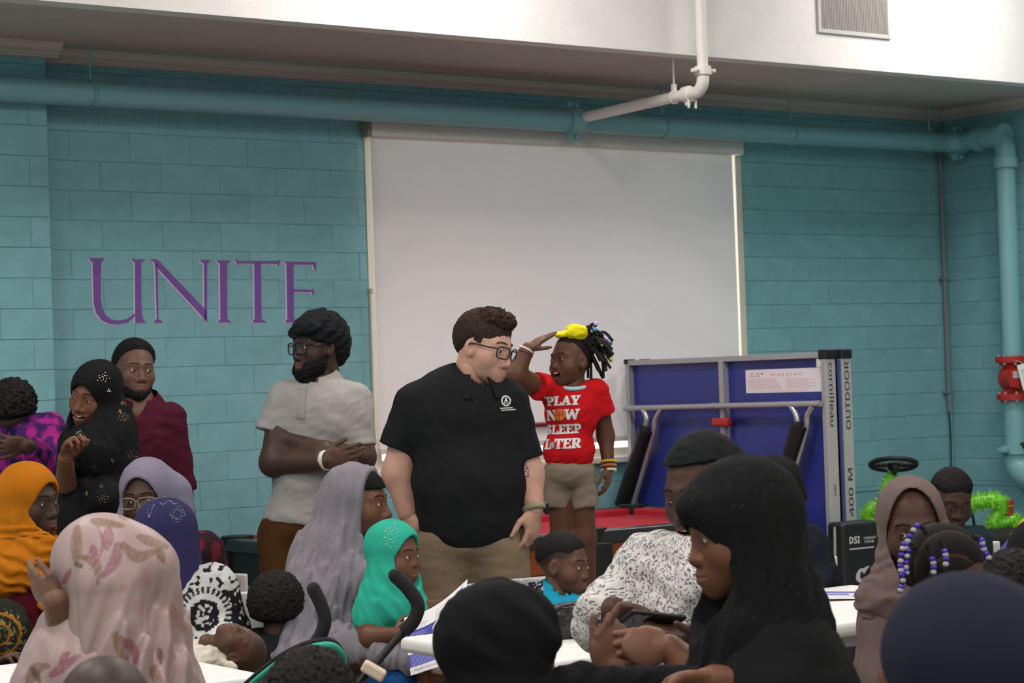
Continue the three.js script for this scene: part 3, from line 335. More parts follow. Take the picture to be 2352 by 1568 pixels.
foldingTable(-3.08, 3.685, 1.83, .76, 'white folding table in the middle, under the black handbag');
foldingTable(-3.72 - 1.83, 3.32, 1.83, .76, 'white folding table at the left, below the sleeping baby');
function chairProto() {
  const t = new THREE.Group(), mW = std(0xc9c8c8, .5); mesh('seat', new RoundedBoxGeometry(.42, .025, .4, 3, .011).translate(0, .425, .0), mW, t);
  const b = new THREE.CylinderGeometry(.6, .6, .2, 24, 1, true, -.36, .72), bk = nets((x, y, z) => { const r = Math.hypot(x, z + .45) - .24 - .0; return Math.max(Math.abs(Math.hypot(x, z - .35) - .55) - .008, Math.abs(y - .7) - .11, Math.abs(x) - .215, z) - .004; }, [-.24, .56, -.26], [.24, .84, -.1], .012); mesh('backrest', bk, mW, t);
  for (const s of [-1, 1]) { mesh('back_leg', cyl([s * .2, .0, .2], [s * .2, .8, -.17], .011, .011, 8), mGrey, t); mesh('front_leg', cyl([s * .185, 0, -.22], [s * .185, .42, .14], .011, .011, 8), mGrey, t); } mesh('stretcher', merge([cyl([-.2, .18, .117], [.2, .18, .117], .008, .008, 8), cyl([-.185, .15, -.09], [.185, .15, -.09], .008, .008, 8)]), mGrey, t); return t;
}
const chair0 = chairProto();
function chair(x, z, turn, label) { const c = chair0.clone(); c.name = numbered('folding_chair'); c.position.set(x, 0, z); c.rotation.y = turn; scene.add(c); return tag(c, label, 'chair', 'white folding chairs'); }
{ const bc = at(632, 1400, 6.88); chair(bc[0] - .16, bc[2] - .12, 4.08, 'empty white folding chair behind the child with the round afro'); const b = at(930, 1400, 6.95); chair(b[0], b[2], THETA + .1, 'white folding chair in front of the man in the black polo'); }
{ // chair the girl stands on
  const p = at(1318, 1300, 7.9); const t = thing('step_stool', 'low wooden stool the girl in the red shirt stands on', 'stool', [p[0], 0, -7.86]), m = std(0x6b4a2c, .6); mesh('seat', new RoundedBoxGeometry(.36, .035, .32, 3, .012).translate(0, .46, 0), m, t); for (const a of [-1, 1]) for (const b of [-1, 1]) mesh('leg', cyl([a * .16, 0, b * .14], [a * .13, .45, b * .11], .018, .02, 10), m, t);
}
const flyerTex = canvas(512, 720, (g) => { g.fillStyle = '#dad6d8'; g.fillRect(0, 0, 512, 720); const lines = (x, y, w, n, s, c) => { g.fillStyle = c; for (let i = 0; i < n; i++) g.fillRect(x, y + i * s, w * (.75 + .25 * ((i * 37) % 10) / 10), 4); }; g.fillStyle = '#2f7ab8'; g.beginPath(); g.moveTo(440, 50); g.lineTo(480, 22); g.lineTo(466, 60); g.lineTo(450, 66); g.fill(); lines(250, 60, 150, 1, 10, '#9a4a50'); lines(250, 90, 230, 7, 17, '#6a6870'); lines(20, 110, 190, 4, 17, '#6a6870');
  g.fillStyle = '#3b3d92'; g.beginPath(); g.moveTo(0, 190); g.lineTo(262, 180); g.lineTo(230, 235); g.lineTo(236, 310); g.lineTo(0, 322); g.fill(); g.fillRect(238, 280, 274, 150); lines(20, 220, 180, 5, 18, '#a6a8da'); g.fillStyle = '#f2f2fa'; g.font = '700 44px sans-serif'; g.fillText('4', 248, 340); g.font = '600 21px sans-serif'; g.fillText('Monthly Volunteer Time', 282, 322); g.fillText('for Some Magic', 282, 346); lines(250, 366, 235, 4, 16, '#a6a8da'); g.fillStyle = '#4a4a52'; g.font = '600 16px sans-serif'; lines(30, 345, 180, 1, 10, '#4a4a52'); lines(30, 375, 190, 5, 16, '#77757c'); g.fillStyle = '#3b3d92'; g.fillRect(0, 470, 512, 158); lines(16, 486, 440, 8, 18, '#b4b6e4'); g.fillStyle = '#3a3a42'; g.font = 'italic 700 36px serif'; g.fillText('Ford', 40, 684); g.font = '400 26px sans-serif'; g.fillText('Philanthropy', 130, 682); g.strokeStyle = '#3b5a92'; g.lineWidth = 4; g.beginPath(); g.arc(462, 668, 20, 0, 7); g.stroke(); g.beginPath(); g.arc(462, 668, 8, 0, 7); g.stroke(); });
const mFlyer = new THREE.MeshStandardMaterial({ map: flyerTex, roughness: .75, side: THREE.DoubleSide });
{ // flyer held by the toddler
  const c = [at(928, 1418, 6.36), at(1074, 1330, 6.42), at(1050, 1520, 6.2), at(944, 1550, 6.25)].map((p) => V(...p)), g = new THREE.PlaneGeometry(1, 1, 20, 24), p = g.attributes.position, o = c[0].clone().add(c[2]).multiplyScalar(.5);
  for (let i = 0; i < p.count; i++) { const s = p.getX(i) + .5, q = .5 - p.getY(i), a = c[0].clone().lerp(c[1], s), b = c[3].clone().lerp(c[2], s), v = a.lerp(b, q); v.y -= .02 * Math.sin(s * Math.PI) * (1 - q); v.z += .012 * Math.sin(s * 5 + q * 2); v.sub(o); p.setXYZ(i, v.x, v.y, v.z); } g.computeVertexNormals(); const m = single('flyer', g, mFlyer, 'blue and white flyer held open by the toddler', 'flyer'); m.position.copy(o);
}
{ // flyer lying on the middle table's right end
  const q = at(1945, 1362, 6.75), g = new THREE.PlaneGeometry(.216, .28, 8, 8), p = g.attributes.position; for (let i = 0; i < p.count; i++) p.setZ(i, .004 + .003 * Math.sin(p.getX(i) * 20)); g.rotateX(-Math.PI / 2); g.computeVertexNormals(); const m = single('flyer', g, mFlyer, 'flyer lying flat on the right end of the white table', 'flyer'); m.position.set(q[0], .7405, q[2]); m.rotation.y = THETA + 2.6;
}
{ // quilted black handbag on the table
  const Z = 5.92, o = at(1322, 1471, Z), t = thing('handbag', 'black quilted leather handbag standing on the middle table', 'handbag', [o[0], .742, -Z], THETA - .3), m = new THREE.MeshPhysicalMaterial({ color: 0x101012, roughness: .38, clearcoat: .2 });
  mesh('body', nets((x, y, z) => { const q = ell(x, y - .048, z, .115, .06, .055), b = Math.max(Math.abs(x) - .1, Math.abs(y - .047) - .047, Math.abs(z) - .042) - .0; return smax(smin(q, b, .03), -y, .006) - .002 + .0025 * Math.max(0, Math.abs(Math.sin((x + y) * 75)) * -1 + .3) * 0 - .0022 * (Math.abs(Math.sin((x + y) * 80)) * Math.abs(Math.sin((x - y) * 80))); }, [-.13, -.01, -.07], [.13, .12, .07], .004, null, { margin: .01 }), m, t);
  t.scale.y = .86; mesh('zip', tube([[-.09, .095, 0], [-.04, .108, .0], [.04, .108, 0], [.09, .095, 0]], .004, 20, 6), mBlackPl, t); mesh('strap', tube([[-.1, .07, .03], [-.06, .104, .045], [.02, .108, .05], [.1, .07, .03]], .006, 24, 8), m, t);
}
{ // stroller
  const Z = 5.15, J = (x, y, dz = 0) => at(x, y, Z + dz), o = J(760, 1560), t = thing('stroller', 'black stroller with teal-trimmed hood and curved foam handles', 'stroller', [o[0], 0, -Z]), L = (x, y, dz) => { const p = J(x, y, dz); return [p[0] - o[0], p[1], p[2] + Z]; }, foam = std(0x151517, .9), mT = std(0x35a88f, .7);
  mesh('foam_grip', tube([L(720, 1352), L(736, 1385), L(746, 1420), L(738, 1455), L(716, 1488)], .0172, 40, 14), foam, t); mesh('foam_grip', tube([L(907, 1321, .05), L(938, 1352, .05), L(960, 1390, .05), L(950, 1425, .05), L(927, 1450, .05)], .0178, 40, 14), foam, t); for (const p of [[720, 1352, 0], [907, 1321, .05]]) mesh('grip_cap', sphere(L(...p), .0172, 12, 10), foam, t);
  const dn = L(845, 1545, .02); mesh('frame_tube', tube([L(935, 1440, .05), L(890, 1492, .04), dn, [dn[0] - .06, .7, dn[2] + .04], [dn[0] - .18, .2, dn[2] + .1]], .0095, 40, 12), mBlackPl, t); const d2 = L(700, 1510); mesh('frame_tube', tube([L(722, 1480), d2, [d2[0] - .07, .7, d2[2] + .04], [d2[0] - .18, .2, d2[2] + .1]], .0095, 40, 12), mBlackPl, t);
  { const a = L(858, 1540, -.01), g = new RoundedBoxGeometry(.062, .03, .04, 3, .008); g.rotateZ(-.55); g.translate(...a); mesh('cup_clip', g, std(0xcdb8a2, .6), t); mesh('lock_collar', cyl(L(868, 1522, .02), L(848, 1546, .02), .013, .014, 14), mBlackPl, t); }
  const arc = [L(555, 1580, .1), L(600, 1540, .02), L(650, 1503, -.03), L(705, 1477, -.05), L(752, 1470, -.03), L(780, 1488, .02), L(788, 1520, .08)], cv = new THREE.CatmullRomCurve3(arc.map((p) => V(...p)), false, 'centripetal'), ctr = L(680, 1640, .1);
  const hood = new THREE.BufferGeometry(), hp = [], hi = [], N = 40, M = 12; for (let i = 0; i <= N; i++) for (let j = 0; j <= M; j++) { const p = cv.getPoint(i / N), k = j / M, a = k * 1.5; const q = V(...ctr).lerp(p, Math.cos(a * .9)); q.z += -.28 * Math.sin(a); q.y += .02 * Math.sin(k * 9) * .2; hp.push(q.x, q.y, q.z); } for (let i = 0; i < N; i++) for (let j = 0; j < M; j++) { const a = i * (M + 1) + j; hi.push(a, a + 1, a + M + 2, a, a + M + 2, a + M + 1); } hood.setAttribute('position', new THREE.Float32BufferAttribute(hp, 3)); hood.setIndex(hi); hood.computeVertexNormals(); mesh('hood', hood, new THREE.MeshStandardMaterial({ color: 0x16171a, roughness: .85, side: THREE.DoubleSide }), t);
  const band = []; for (const [s, r] of [[1, .0075]]) { const g = new THREE.TubeGeometry(cv, 50, r, 8); const p = g.attributes.position; for (let i = 0; i < p.count; i++) p.setY(i, p.getY(i)); band.push(g); } const cv2 = new THREE.CatmullRomCurve3(arc.map((p) => V(p[0] + .003, p[1] - .011, p[2] + .004)), false, 'centripetal'); mesh('hood_trim', merge([new THREE.TubeGeometry(cv2, 60, .009, 8)]), mT, t); mesh('hood_edge', merge(band), std(0x101113, .8), t);
  mesh('seat', new RoundedBoxGeometry(.34, .1, .36, 3, .04).translate(-.1, .42, .05), std(0x18191c, .9), t); mesh('axle', cyl([-.38, .1, .1], [.12, .1, .1], .01, .01, 10), mBlackPl, t); for (const x of [-.38, .12]) for (const z of [-.3, .12]) mesh('wheel', new THREE.TorusGeometry(.075, .022, 10, 24).rotateY(Math.PI / 2).translate(x, .097, z), mBlackPl, t); for (const x of [-.36, .1]) mesh('side_rail', cyl([x, .13, -.3], [x, .45, .12], .01, .01, 8), mBlackPl, t);
}
// ================= PEOPLE: builders =================
const fabricBump = noiseTex(128, (x, y) => .5 + .25 * Math.sin(x * 6.283 * 32) * Math.sin(y * 6.283 * 32) + .25 * per(x, y, 30), 18);
const mSkin = new THREE.MeshPhysicalMaterial({ vertexColors: true, roughness: .48, specularIntensity: .45, sheen: .12, sheenRoughness: .5, sheenColor: new THREE.Color(.5, .35, .3) });
const mCloth = new THREE.MeshPhysicalMaterial({ vertexColors: true, roughness: .92, specularIntensity: .25, bumpMap: fabricBump, bumpScale: .0005 });
const mSilk = new THREE.MeshPhysicalMaterial({ vertexColors: true, roughness: .5, sheen: .3, sheenRoughness: .4, sheenColor: new THREE.Color(.9, .85, .85) });
const mHair = new THREE.MeshPhysicalMaterial({ vertexColors: true, roughness: .8, specularIntensity: .3 });
const mEye = new THREE.MeshPhysicalMaterial({ vertexColors: true, roughness: .3 });
const mTeeth = std(0xe6ddd0, .3), mGlassFrame = std(0x0d0d0f, .3), mLens = new THREE.MeshPhysicalMaterial({ color: 0xffffff, transmission: 1, thickness: 0, roughness: .02, ior: 1.5 });
const mBlackHair = [.012, .010, .010];

// the head in its own frame: eye level at the origin, z ahead, y up, metres of an adult
function headField(o = {}) {
  const nw = o.nose ?? 1.15, lp = o.lips ?? 1.45, jw = o.jaw ?? 1, ch = o.cheek ?? 1, ck = o.child ?? 0, op = o.open ?? 0, sm = o.smile ?? 0, nl = 1 - .25 * ck;
  const chinY = -.102 + .014 * ck, mY = -.0695 + .006 * ck, mz = .0 - .004 * ck;
  return (x, y, z) => {
    const ax = Math.abs(x);
    let d = ell(x, y - .032, z + .016, .075 + .003 * ck, .088 + .002 * ck, .096);
    d = smin(d, ell(x, y + .02, z - .024, .062 * jw, .08 - .006 * ck, .064), .03);
    d = smin(d, ell(x, y + .072 - .012 * ck, z - .03, .05 * jw, .042, .05), .03);
    d = smin(d, sph(x, y - chinY, z - .072 + .006 * ck, .017), .03);
    d = smin(d, sph(ax - .041 * jw, y + .03 + .008 * ck, z - .05, .026 * ch + .003 * ck), .028);
    d = smin(d, cap(ax, y, z, .006, .021, .08, .043, .021, .064, .009 - .003 * ck, .008 - .003 * ck), .02);
    d = smax(d, -sph(ax - .032, y + .002, z - .107, .0185), .016);
    d = smin(d, sph(ax - .031, y, z - .0705, .0146), .005);
    d = smin(d, ell(x, y - mY, z - .07 - mz, .031, .027, .029), .02);
    d = smin(d, cap(x, y, z, 0, .006, .081, 0, -.036 * nl, .0985 - .006 * ck, .0075, .0115 + .001 * nw), .013);
    d = smin(d, sph(ax - .0125 * nw, y + .0405 * nl, z - .089 + .004 * ck, .0102), .008);
    d = smax(d, -sph(ax - .0075 * nw, y + .0505 * nl, z - .095 + .005 * ck, .0042), .003);
    const su = .011 * sm, mw = .024 + .008 * sm;
    d = smin(d, cap(ax, y, z, 0, mY + .0062 + op * .007, .0975 + mz, mw, mY + su, .084 + mz, .0056 * lp, .0028 * lp), .004);
    d = smin(d, cap(ax, y, z, 0, mY - .0068 - op * .013, .0965 + mz - op * .004, mw - .001, mY - .001 + su, .084 + mz, .0066 * lp, .0028 * lp), .004);
    if (op > .05) d = smax(d, -ell(x, y - mY - su * .4 + op * .003, z - .096 - mz, mw * .92, .0035 + op * .0085, .02), .003);
    else d = smax(d, -cap(ax, y, z, 0, mY, .1065 + mz, mw + .001, mY + su - .0005, .0905 + mz, .0022, .0015), .0025);
    if (!o.noEars) { const c = Math.cos(.45), s = Math.sin(.45), ex = ax - .077, ez = z + .004, X = ex * c + ez * s, Z = -ex * s + ez * c; d = smin(d, ell(X, y + .01, Z, .008, .031, .02), .007); d = smax(d, -ell(X - .009, y + .006, Z - .002, .007, .018, .010), .004); }
    if (o.extra) d = o.extra(x, y, z, d);
    return d;
  };
}
// frame of a head: o position of the eye line's middle, s size, yaw 0 faces the lens, + turns to the photo's right, pitch + up, roll + leans right
function frame(o, s, yaw = 0, pitch = 0, roll = 0) {
  const r = Math.PI / 180, m = new THREE.Matrix4().makeRotationFromEuler(new THREE.Euler(-pitch * r, yaw * r, -roll * r, 'YXZ')), e = m.elements.slice();
  const M = m.clone().scale(V(s, s, s)).setPosition(...o), fr = { o, s, M, e };
  fr.local = (f) => (x, y, z) => { const X = (x - o[0]) / s, Y = (y - o[1]) / s, Z = (z - o[2]) / s; return s * f(X * e[0] + Y * e[1] + Z * e[2], X * e[4] + Y * e[5] + Z * e[6], X * e[8] + Y * e[9] + Z * e[10]); };
  fr.to = (x, y, z) => V(x, y, z).applyMatrix4(M).toArray();
  fr.dir = (x, y, z) => V(x, y, z).applyMatrix4(m).toArray();
  fr.inv = M.clone().invert();
  return fr;
}
function eyeGeo(side, fr, gx, gy, open = 1, big = 1) {
  const pos = [], col = [], idx = [], N = 26, Mv = 14, r = .0156 * big, A = 1.08;
  for (let j = 0; j <= Mv; j++) for (let i = 0; i <= N; i++) {
    const u = i / N * 2 - 1, w = Math.pow(Math.max(0, 1 - u * u), .62), up = .50 * open * w + .03 * u * side * -1, lo = -.34 * (.5 + .5 * open) * w, t = j / Mv, el = lo + (up - lo) * t, az = u * A * .68;
    pos.push(Math.sin(az) * Math.cos(el) * r, Math.sin(el) * r, Math.cos(az) * Math.cos(el) * r);
    const da = Math.hypot(az - gx, el - gy - .04); let c = [.42, .38, .345]; if (da < .44) c = [.035, .018, .010]; if (da < .2) c = [.004, .004, .004]; if (t > .86) c = [.01, .007, .006]; if (t < .06 || Math.abs(u) > .96) c = [.10, .05, .04]; col.push(...c);
  }
  for (let j = 0; j < Mv; j++) for (let i = 0; i < N; i++) { const a = j * (N + 1) + i; idx.push(a, a + 1, a + N + 2, a, a + N + 2, a + N + 1); }
  const g = new THREE.BufferGeometry(); g.setAttribute('position', new THREE.Float32BufferAttribute(pos, 3)); g.setAttribute('color', new THREE.Float32BufferAttribute(col, 3)); g.setIndex(idx);
  g.computeVertexNormals(); g.rotateY(side * .16); g.translate(side * .031, 0, .0705); g.applyMatrix4(fr.M); return g;
}
function browGeo(f, fr, side, o = {}) {
  const pts = []; for (let i = 0; i <= 8; i++) { const t = i / 8, x = side * (.013 + .036 * t), y = .0265 + .004 * Math.sin(t * 3.1) - .002 * t + (o.brow ?? 0) * (1 - t); let z = .13; for (let k = 0; k < 40; k++) z -= f(x, y, z) * .8; pts.push([x, y, z]); }
  const g = tube(pts, .0029, 14, 6), p = g.attributes.position; g.applyMatrix4(fr.M); return g;
}
function person(label, basePt) {
  const g = thing('person', label, 'person', [basePt[0], 0, basePt[2]]);
  const add = (name, geo, mat, lab) => { geo.translate(-g.position.x, 0, -g.position.z); const m = mesh(name, geo, mat, g); if (lab) m.userData.label = lab; return m; };
  return { g, add };
}
const skinColour = (base, o = {}) => (x, y, z) => { const k = 1 + .07 * n3(x * 30, y * 30, z * 30) + .05 * n3(x * 90, y * 90, z * 90); return [base[0] * k, base[1] * k, base[2] * k]; };
// head + neck + limbs merged into one body mesh; eyes and brows are children beside it
function buildHead(P, fr, skin, o = {}) {
  const f = headField(o), ck = o.child ?? 0, mY = -.0695 + .006 * ck, sm = o.smile ?? 0, op = o.open ?? 0, lip = o.lipColour ?? mix(skin, [.28, .10, .09], .35), sc = skinColour(skin);
  const neck = o.neck ?? [0, -.2, -.045], nr = o.neckR ?? .046, F = (x, y, z) => smin(f(x, y, z), cap(x, y, z, 0, -.05, -.02, neck[0], neck[1], neck[2], nr, nr * 1.06), .025);
  const g = nets(F, [-.105, -.17, -.125], [.105, .135, .135], (o.cell ?? .0032), (x, y, z) => {
    let c = sc(x * 1.7 + fr.o[0], y * 1.7, z * 1.7);
    const u = clamp(Math.abs(x) / (.026 + .008 * sm)), su = .011 * sm * u, t = op * (1 - u), top = mY + su + .012 * (1 - u * u * .75) + .007 * t, bot = mY + su - .0145 * (1 - u * u * .8) - .013 * t;
    if (z > .07 && y < top && y > bot && u < 1) c = mix(c, lip, .75 * sstep(0, .003, top - y) * sstep(0, .003, y - bot) * (1 - u * u * u * u));
    if (op > .05 && z > .06 && z < .0895 && y < mY + .006 * op + su && y > mY - .014 * op && u < .9) c = [.05, .012, .012];
    if (o.tint) c = o.tint(x, y, z, c);
    return c;
  }, { matrix: fr.M });
  if (!o.noEyes) for (const s of [-1, 1]) {
    P.add('eye', eyeGeo(s, fr, o.gaze?.[0] ?? 0, o.gaze?.[1] ?? 0, o.eyeOpen ?? 1, 1 + .06 * ck), mEye);
    const b = browGeo(f, fr, s, o), n = b.attributes.position.count, cc = new Float32Array(n * 3); for (let i = 0; i < n; i++) cc.set(o.browColour ?? mix(mBlackHair, skin, .2), i * 3); b.setAttribute('color', new THREE.BufferAttribute(cc, 3)); P.add('eyebrow', b, mHair);
  }
  if (op > .2) { const pts = []; for (let i = -6; i <= 6; i++) { const t = i / 6; pts.push([t * .021, mY + .0035 + .004 * op + .008 * sm * t * t, .0925 - .012 * t * t - .004 * ck]); } const tg = tube(pts, .0042, 20, 8); tg.applyMatrix4(fr.M); P.add('teeth', tg, mTeeth); }
  return { g, f: fr.local(f), raw: f };
}
function strip(g) { g = g.index ? g.toNonIndexed() : g; for (const k of Object.keys(g.attributes)) if (!['position', 'normal', 'color', 'uv'].includes(k)) g.deleteAttribute(k); return g; }
const joinBody = (P, parts, lab) => P.add('body', mergeGeometries(parts.filter(Boolean).map(strip)), mSkin, lab);
function limbs(list, skin, cell = .009, k = .03, clip) { const f0 = field(list, k), f = clip ? (x, y, z) => Math.max(f0(x, y, z), clip(x, y, z)) : f0, [lo, hi] = bounds(list, .02); return nets(f, lo, hi, cell, skinColour(skin)); }
// five-fingered hand: w wrist, dir towards the fingertips, pal where the palm looks, thumb +1/-1 picks its side
function hand(w, dir, pal, thumb, size, skin, o = {}) {
  const y = V(...dir).normalize(), z = V(...pal); z.addScaledVector(y, -z.dot(y)).normalize(); const x = y.clone().cross(z).multiplyScalar(thumb), M = new THREE.Matrix4().makeBasis(x, y, z).scale(V(size, size, size)).setPosition(...w);
  const L = [['c', [0, -.012, 0], [0, .014, 0], .0225, .024, .02], ['e', [.0, .05, -.001], [.041, .052, .0165], 0, 0, 0, .012], ['e', [.026, .034, .006], [.017, .03, .016], 0, 0, -.4, .012]];
  const cu = o.curl ?? [.25, .3, .35, .4], sp = o.spread ?? .06, X = [.030, .0105, -.0095, -.028], Y = [.088, .093, .089, .079], len = [.07, .078, .072, .056];
  for (let i = 0; i < 4; i++) {
    let p = [X[i], Y[i] - .012, 0], a = cu[i] * .7; const s = (1.5 - i) * sp, c = Array.isArray(cu[i]) ? cu[i] : [cu[i] * .7, cu[i] * 1.9, cu[i] * 2.5]; const r = [.0098, .0088, .0078, .0066].map((q) => q * (i === 3 ? .88 : 1));
    [.47, .31, .26].forEach((fr_, j) => { a = c[j]; const q = [p[0] + Math.sin(s) * Math.cos(a) * len[i] * fr_, p[1] + Math.cos(s) * Math.cos(a) * len[i] * fr_, p[2] + Math.sin(a) * len[i] * fr_]; L.push(['c', p, q, r[j], r[j + 1], j ? .002 : .006]); p = q; });
  }
  const t = o.thumb ?? [.75, .62, .3], n = (v) => { const l = Math.hypot(...v); return v.map((q) => q / l); }, t1 = n(t), t2 = n(o.thumb2 ?? [t[0] * .45, t[1] + .25, t[2]]), b0 = [.026, .022, .006], b1 = b0.map((v, i) => v + t1[i] * .038), b2 = b1.map((v, i) => v + t2[i] * .03), b3 = b2.map((v, i) => v + t2[i] * .022);
  L.push(['c', b0, b1, .0125, .0105, .012], ['c', b1, b2, .0102, .0095, .002], ['c', b2, b3, .0095, .0072, .002]);
  const f = field(L, .004), [lo, hi] = bounds(L, .006), sc = skinColour(skin), pal2 = mix(skin, [.32, .17, .12], o.pale ?? .3);
  return nets(f, lo, hi, (o.cell ?? .003), (a, b, c, nx, ny, nz) => { const k = sc(a * 2, b * 2, c * 2), front = nx * z.x + ny * z.y + nz * z.z; return front > .3 ? mix(k, pal2, sstep(.3, .7, front) * .6) : k; }, { matrix: M });
}
// cropped or curly hair: the head grown by t, kept where keep(x,y,z)<0 (a distance), bumpy by amp
function hairGeo(fr, o, t, keep, amp, freq, colour = mBlackHair, cell = .0036) {
  const f = headField({ ...o, noEars: true }), F = (x, y, z) => { const k = keep(x, y, z) + (t > .002 ? .004 * n3(x * 70, y * 70, z * 70) : 0), w = clamp(-k / .028); return Math.max(f(x, y, z) - .0012 - t * w - amp * w * (n3(x * freq, y * freq, z * freq) + .5 * n3(x * freq * 2.3, y * freq * 2.3, z * freq * 2.3)), k); };
  return nets(F, [-.16, -.16, -.17], [.16, .19, .14], cell, (x, y, z) => { const k = 1 + .35 * n3(x * 120, y * 120, z * 120); return colour.map((c) => c * k); }, { matrix: fr.M, margin: amp * 1.5 + .003 });
}
// a head scarf: fitted over the head, open round the face, flowing into drape (a world list of capsules and ellipsoids); folds(x,y,z) pushes the cloth in and out
function scarfGeo(fr, o) {
  const op = o.open ?? { y: -.02, w: .056, h: .088, z: .0 }, grow = o.grow ?? 0, hl = (x, y, z) => { let d = ell(x, y - .034, z + .018, .089 + grow, .102 + grow, .112 + grow); d = smin(d, ell(x, y + .07, z + .005, .078 + grow, .09, .083 + grow), .04); return d; };
  const hw = fr.local(hl), opn = fr.local((x, y, z) => Math.max(ell(x, y - op.y, 0, op.w, op.h, 1) , op.z - z + (op.tilt ?? 0) * (y - op.y)));
  const hy = (x, y, z) => ((x - fr.o[0]) * fr.e[4] + (y - fr.o[1]) * fr.e[5] + (z - fr.o[2]) * fr.e[6]) / fr.s, dr = o.drape ? field(o.drape, o.k ?? .06) : null, fo = o.folds ?? (() => 0);
  const F = (x, y, z) => { let d = hw(x, y, z); if (dr) d = smin(d, dr(x, y, z), o.k ?? .06); d += fo(x, y, z) * ((o.headFold ?? .22) + (1 - (o.headFold ?? .22)) * sstep(.02, -.14, hy(x, y, z))); if (!o.closed) d = smax(d, -opn(x, y, z), .008); if (o.cut) d = Math.max(d, o.cut(x, y, z)); return d; };
  const L = [['e', fr.to(0, 0, 0), [.17 * fr.s, .17 * fr.s, .17 * fr.s]], ...(o.drape ?? [])], [lo, hi] = bounds(L, .03);
  const b = o.colour, col = typeof b === 'function' ? b : (x, y, z) => { const k = 1 + .05 * n3(x * 40, y * 40, z * 40); return [b[0] * k, b[1] * k, b[2] * k]; };
  const g = nets(F, lo, hi, o.cell ?? .006, col, { margin: .02 }); g.userData.f = F; return g;
}
// a garment from a list, with folds, cut by a function, coloured
function cloth(list, o = {}) {
  const f0 = field(list, o.k ?? .04), fo = o.folds ?? ((x, y, z) => .004 * n3(x * 14, y * 7, z * 14) + .002 * n3(x * 34, y * 22, z * 34)), F = (x, y, z) => { let d = f0(x, y, z) + fo(x, y, z); if (o.cut) d = Math.max(d, o.cut(x, y, z)); return d; };
  const [lo, hi] = bounds(list, .025), b = o.colour, col = typeof b === 'function' ? b : (x, y, z) => { const k = 1 + .05 * n3(x * 60, y * 60, z * 60); return [b[0] * k, b[1] * k, b[2] * k]; };
  const g = nets(F, o.lo ?? lo, o.hi ?? hi, o.cell ?? .008, col, { margin: .02, uvRadius: o.uvRadius }); g.userData.f = F; return g;
}
// legs and seat of someone sitting, facing turn (radians, 0 = to the lens); hip centre h
function sitting(h, turn, s, knee = .46) { const d = [Math.sin(turn), Math.cos(turn)], q = [Math.cos(turn), -Math.sin(turn)], L = []; for (const k of [-1, 1]) { const a = [h[0] + q[0] * .09 * s * k, h[1], h[2] + q[1] * .09 * s * k], b = [a[0] + d[0] * .42 * s, h[1] - .01, a[2] + d[1] * .42 * s], c = [b[0] + d[0] * .02, .07, b[2] + d[1] * .02]; L.push(['c', a, b, .085 * s, .065 * s], ['c', b, c, .06 * s, .045 * s], ['c', [c[0], .05, c[2]], [c[0] + d[0] * .15 * s, .045, c[2] + d[1] * .15 * s], .045, .04]); } return L; }
function glasses(P, fr, mat, o = {}) {
  const w = o.w ?? .027, h = o.h ?? .02, r = o.r ?? .0022, zc = o.z ?? .104, y0 = o.y ?? -.003, parts = [], pw = o.pow ?? .55, lensG = [];
  for (const s of [-1, 1]) {
    const pts = []; for (let i = 0; i <= 28; i++) { const a = i / 28 * Math.PI * 2, c = Math.cos(a), q = Math.sin(a), x = s * .034 + Math.sign(c) * Math.pow(Math.abs(c), pw) * w, y = y0 + Math.sign(q) * Math.pow(Math.abs(q), pw) * h; pts.push([x, y, zc - Math.max(0, Math.abs(x) - .012) * .28]); }
    parts.push(tube(pts, r, 56, 6)); parts.push(tube([[s * (.034 + w), y0 + h * .6, zc - (.022 + w) * .28], [s * .078, y0 + h * .5, .06], [s * .083, y0 + h * .4, .0], [s * .08, y0 - .012, -.022]], r * 1.1, 20, 6));
    const sh = new THREE.Shape(pts.slice(0, 28).map((p) => new THREE.Vector2(p[0], p[1]))), lg = new THREE.ShapeGeometry(sh), lp = lg.attributes.position; for (let i = 0; i < lp.count; i++) lp.setZ(i, zc - Math.max(0, Math.abs(lp.getX(i)) - .012) * .28); lg.computeVertexNormals(); lensG.push(lg);
  }
  parts.push(tube([[-.034 + w * .95, y0 + .006, zc - .001], [0, y0 + .009, zc + .003], [.034 - w * .95, y0 + .006, zc - .001]], r, 10, 6));
  const g = merge(parts); g.applyMatrix4(fr.M); P.add('glasses_frame', g, mat); const lg = merge(lensG); lg.applyMatrix4(fr.M); P.add('glasses_lens', lg, mLens);
}
// ================= PEOPLE: those standing at the back =================
const DARK = [.085, .040, .026], BROWN = [.135, .062, .040], DEEP = [.055, .027, .019], FAIR = [.52, .29, .215];
const vfold = (a, f = 18, fy = 2.5, s = 0) => (x, y, z) => a * n3(x * f + s, y * fy, z * f) + a * .5 * n3(x * f * 2.1 + 7 + s, y * fy * 1.7, z * f * 2.1);
const D3 = (a, b) => [b[0] - a[0], b[1] - a[1], b[2] - a[2]];
const add3 = (a, x, y, z) => [a[0] + x, a[1] + y, a[2] + z];
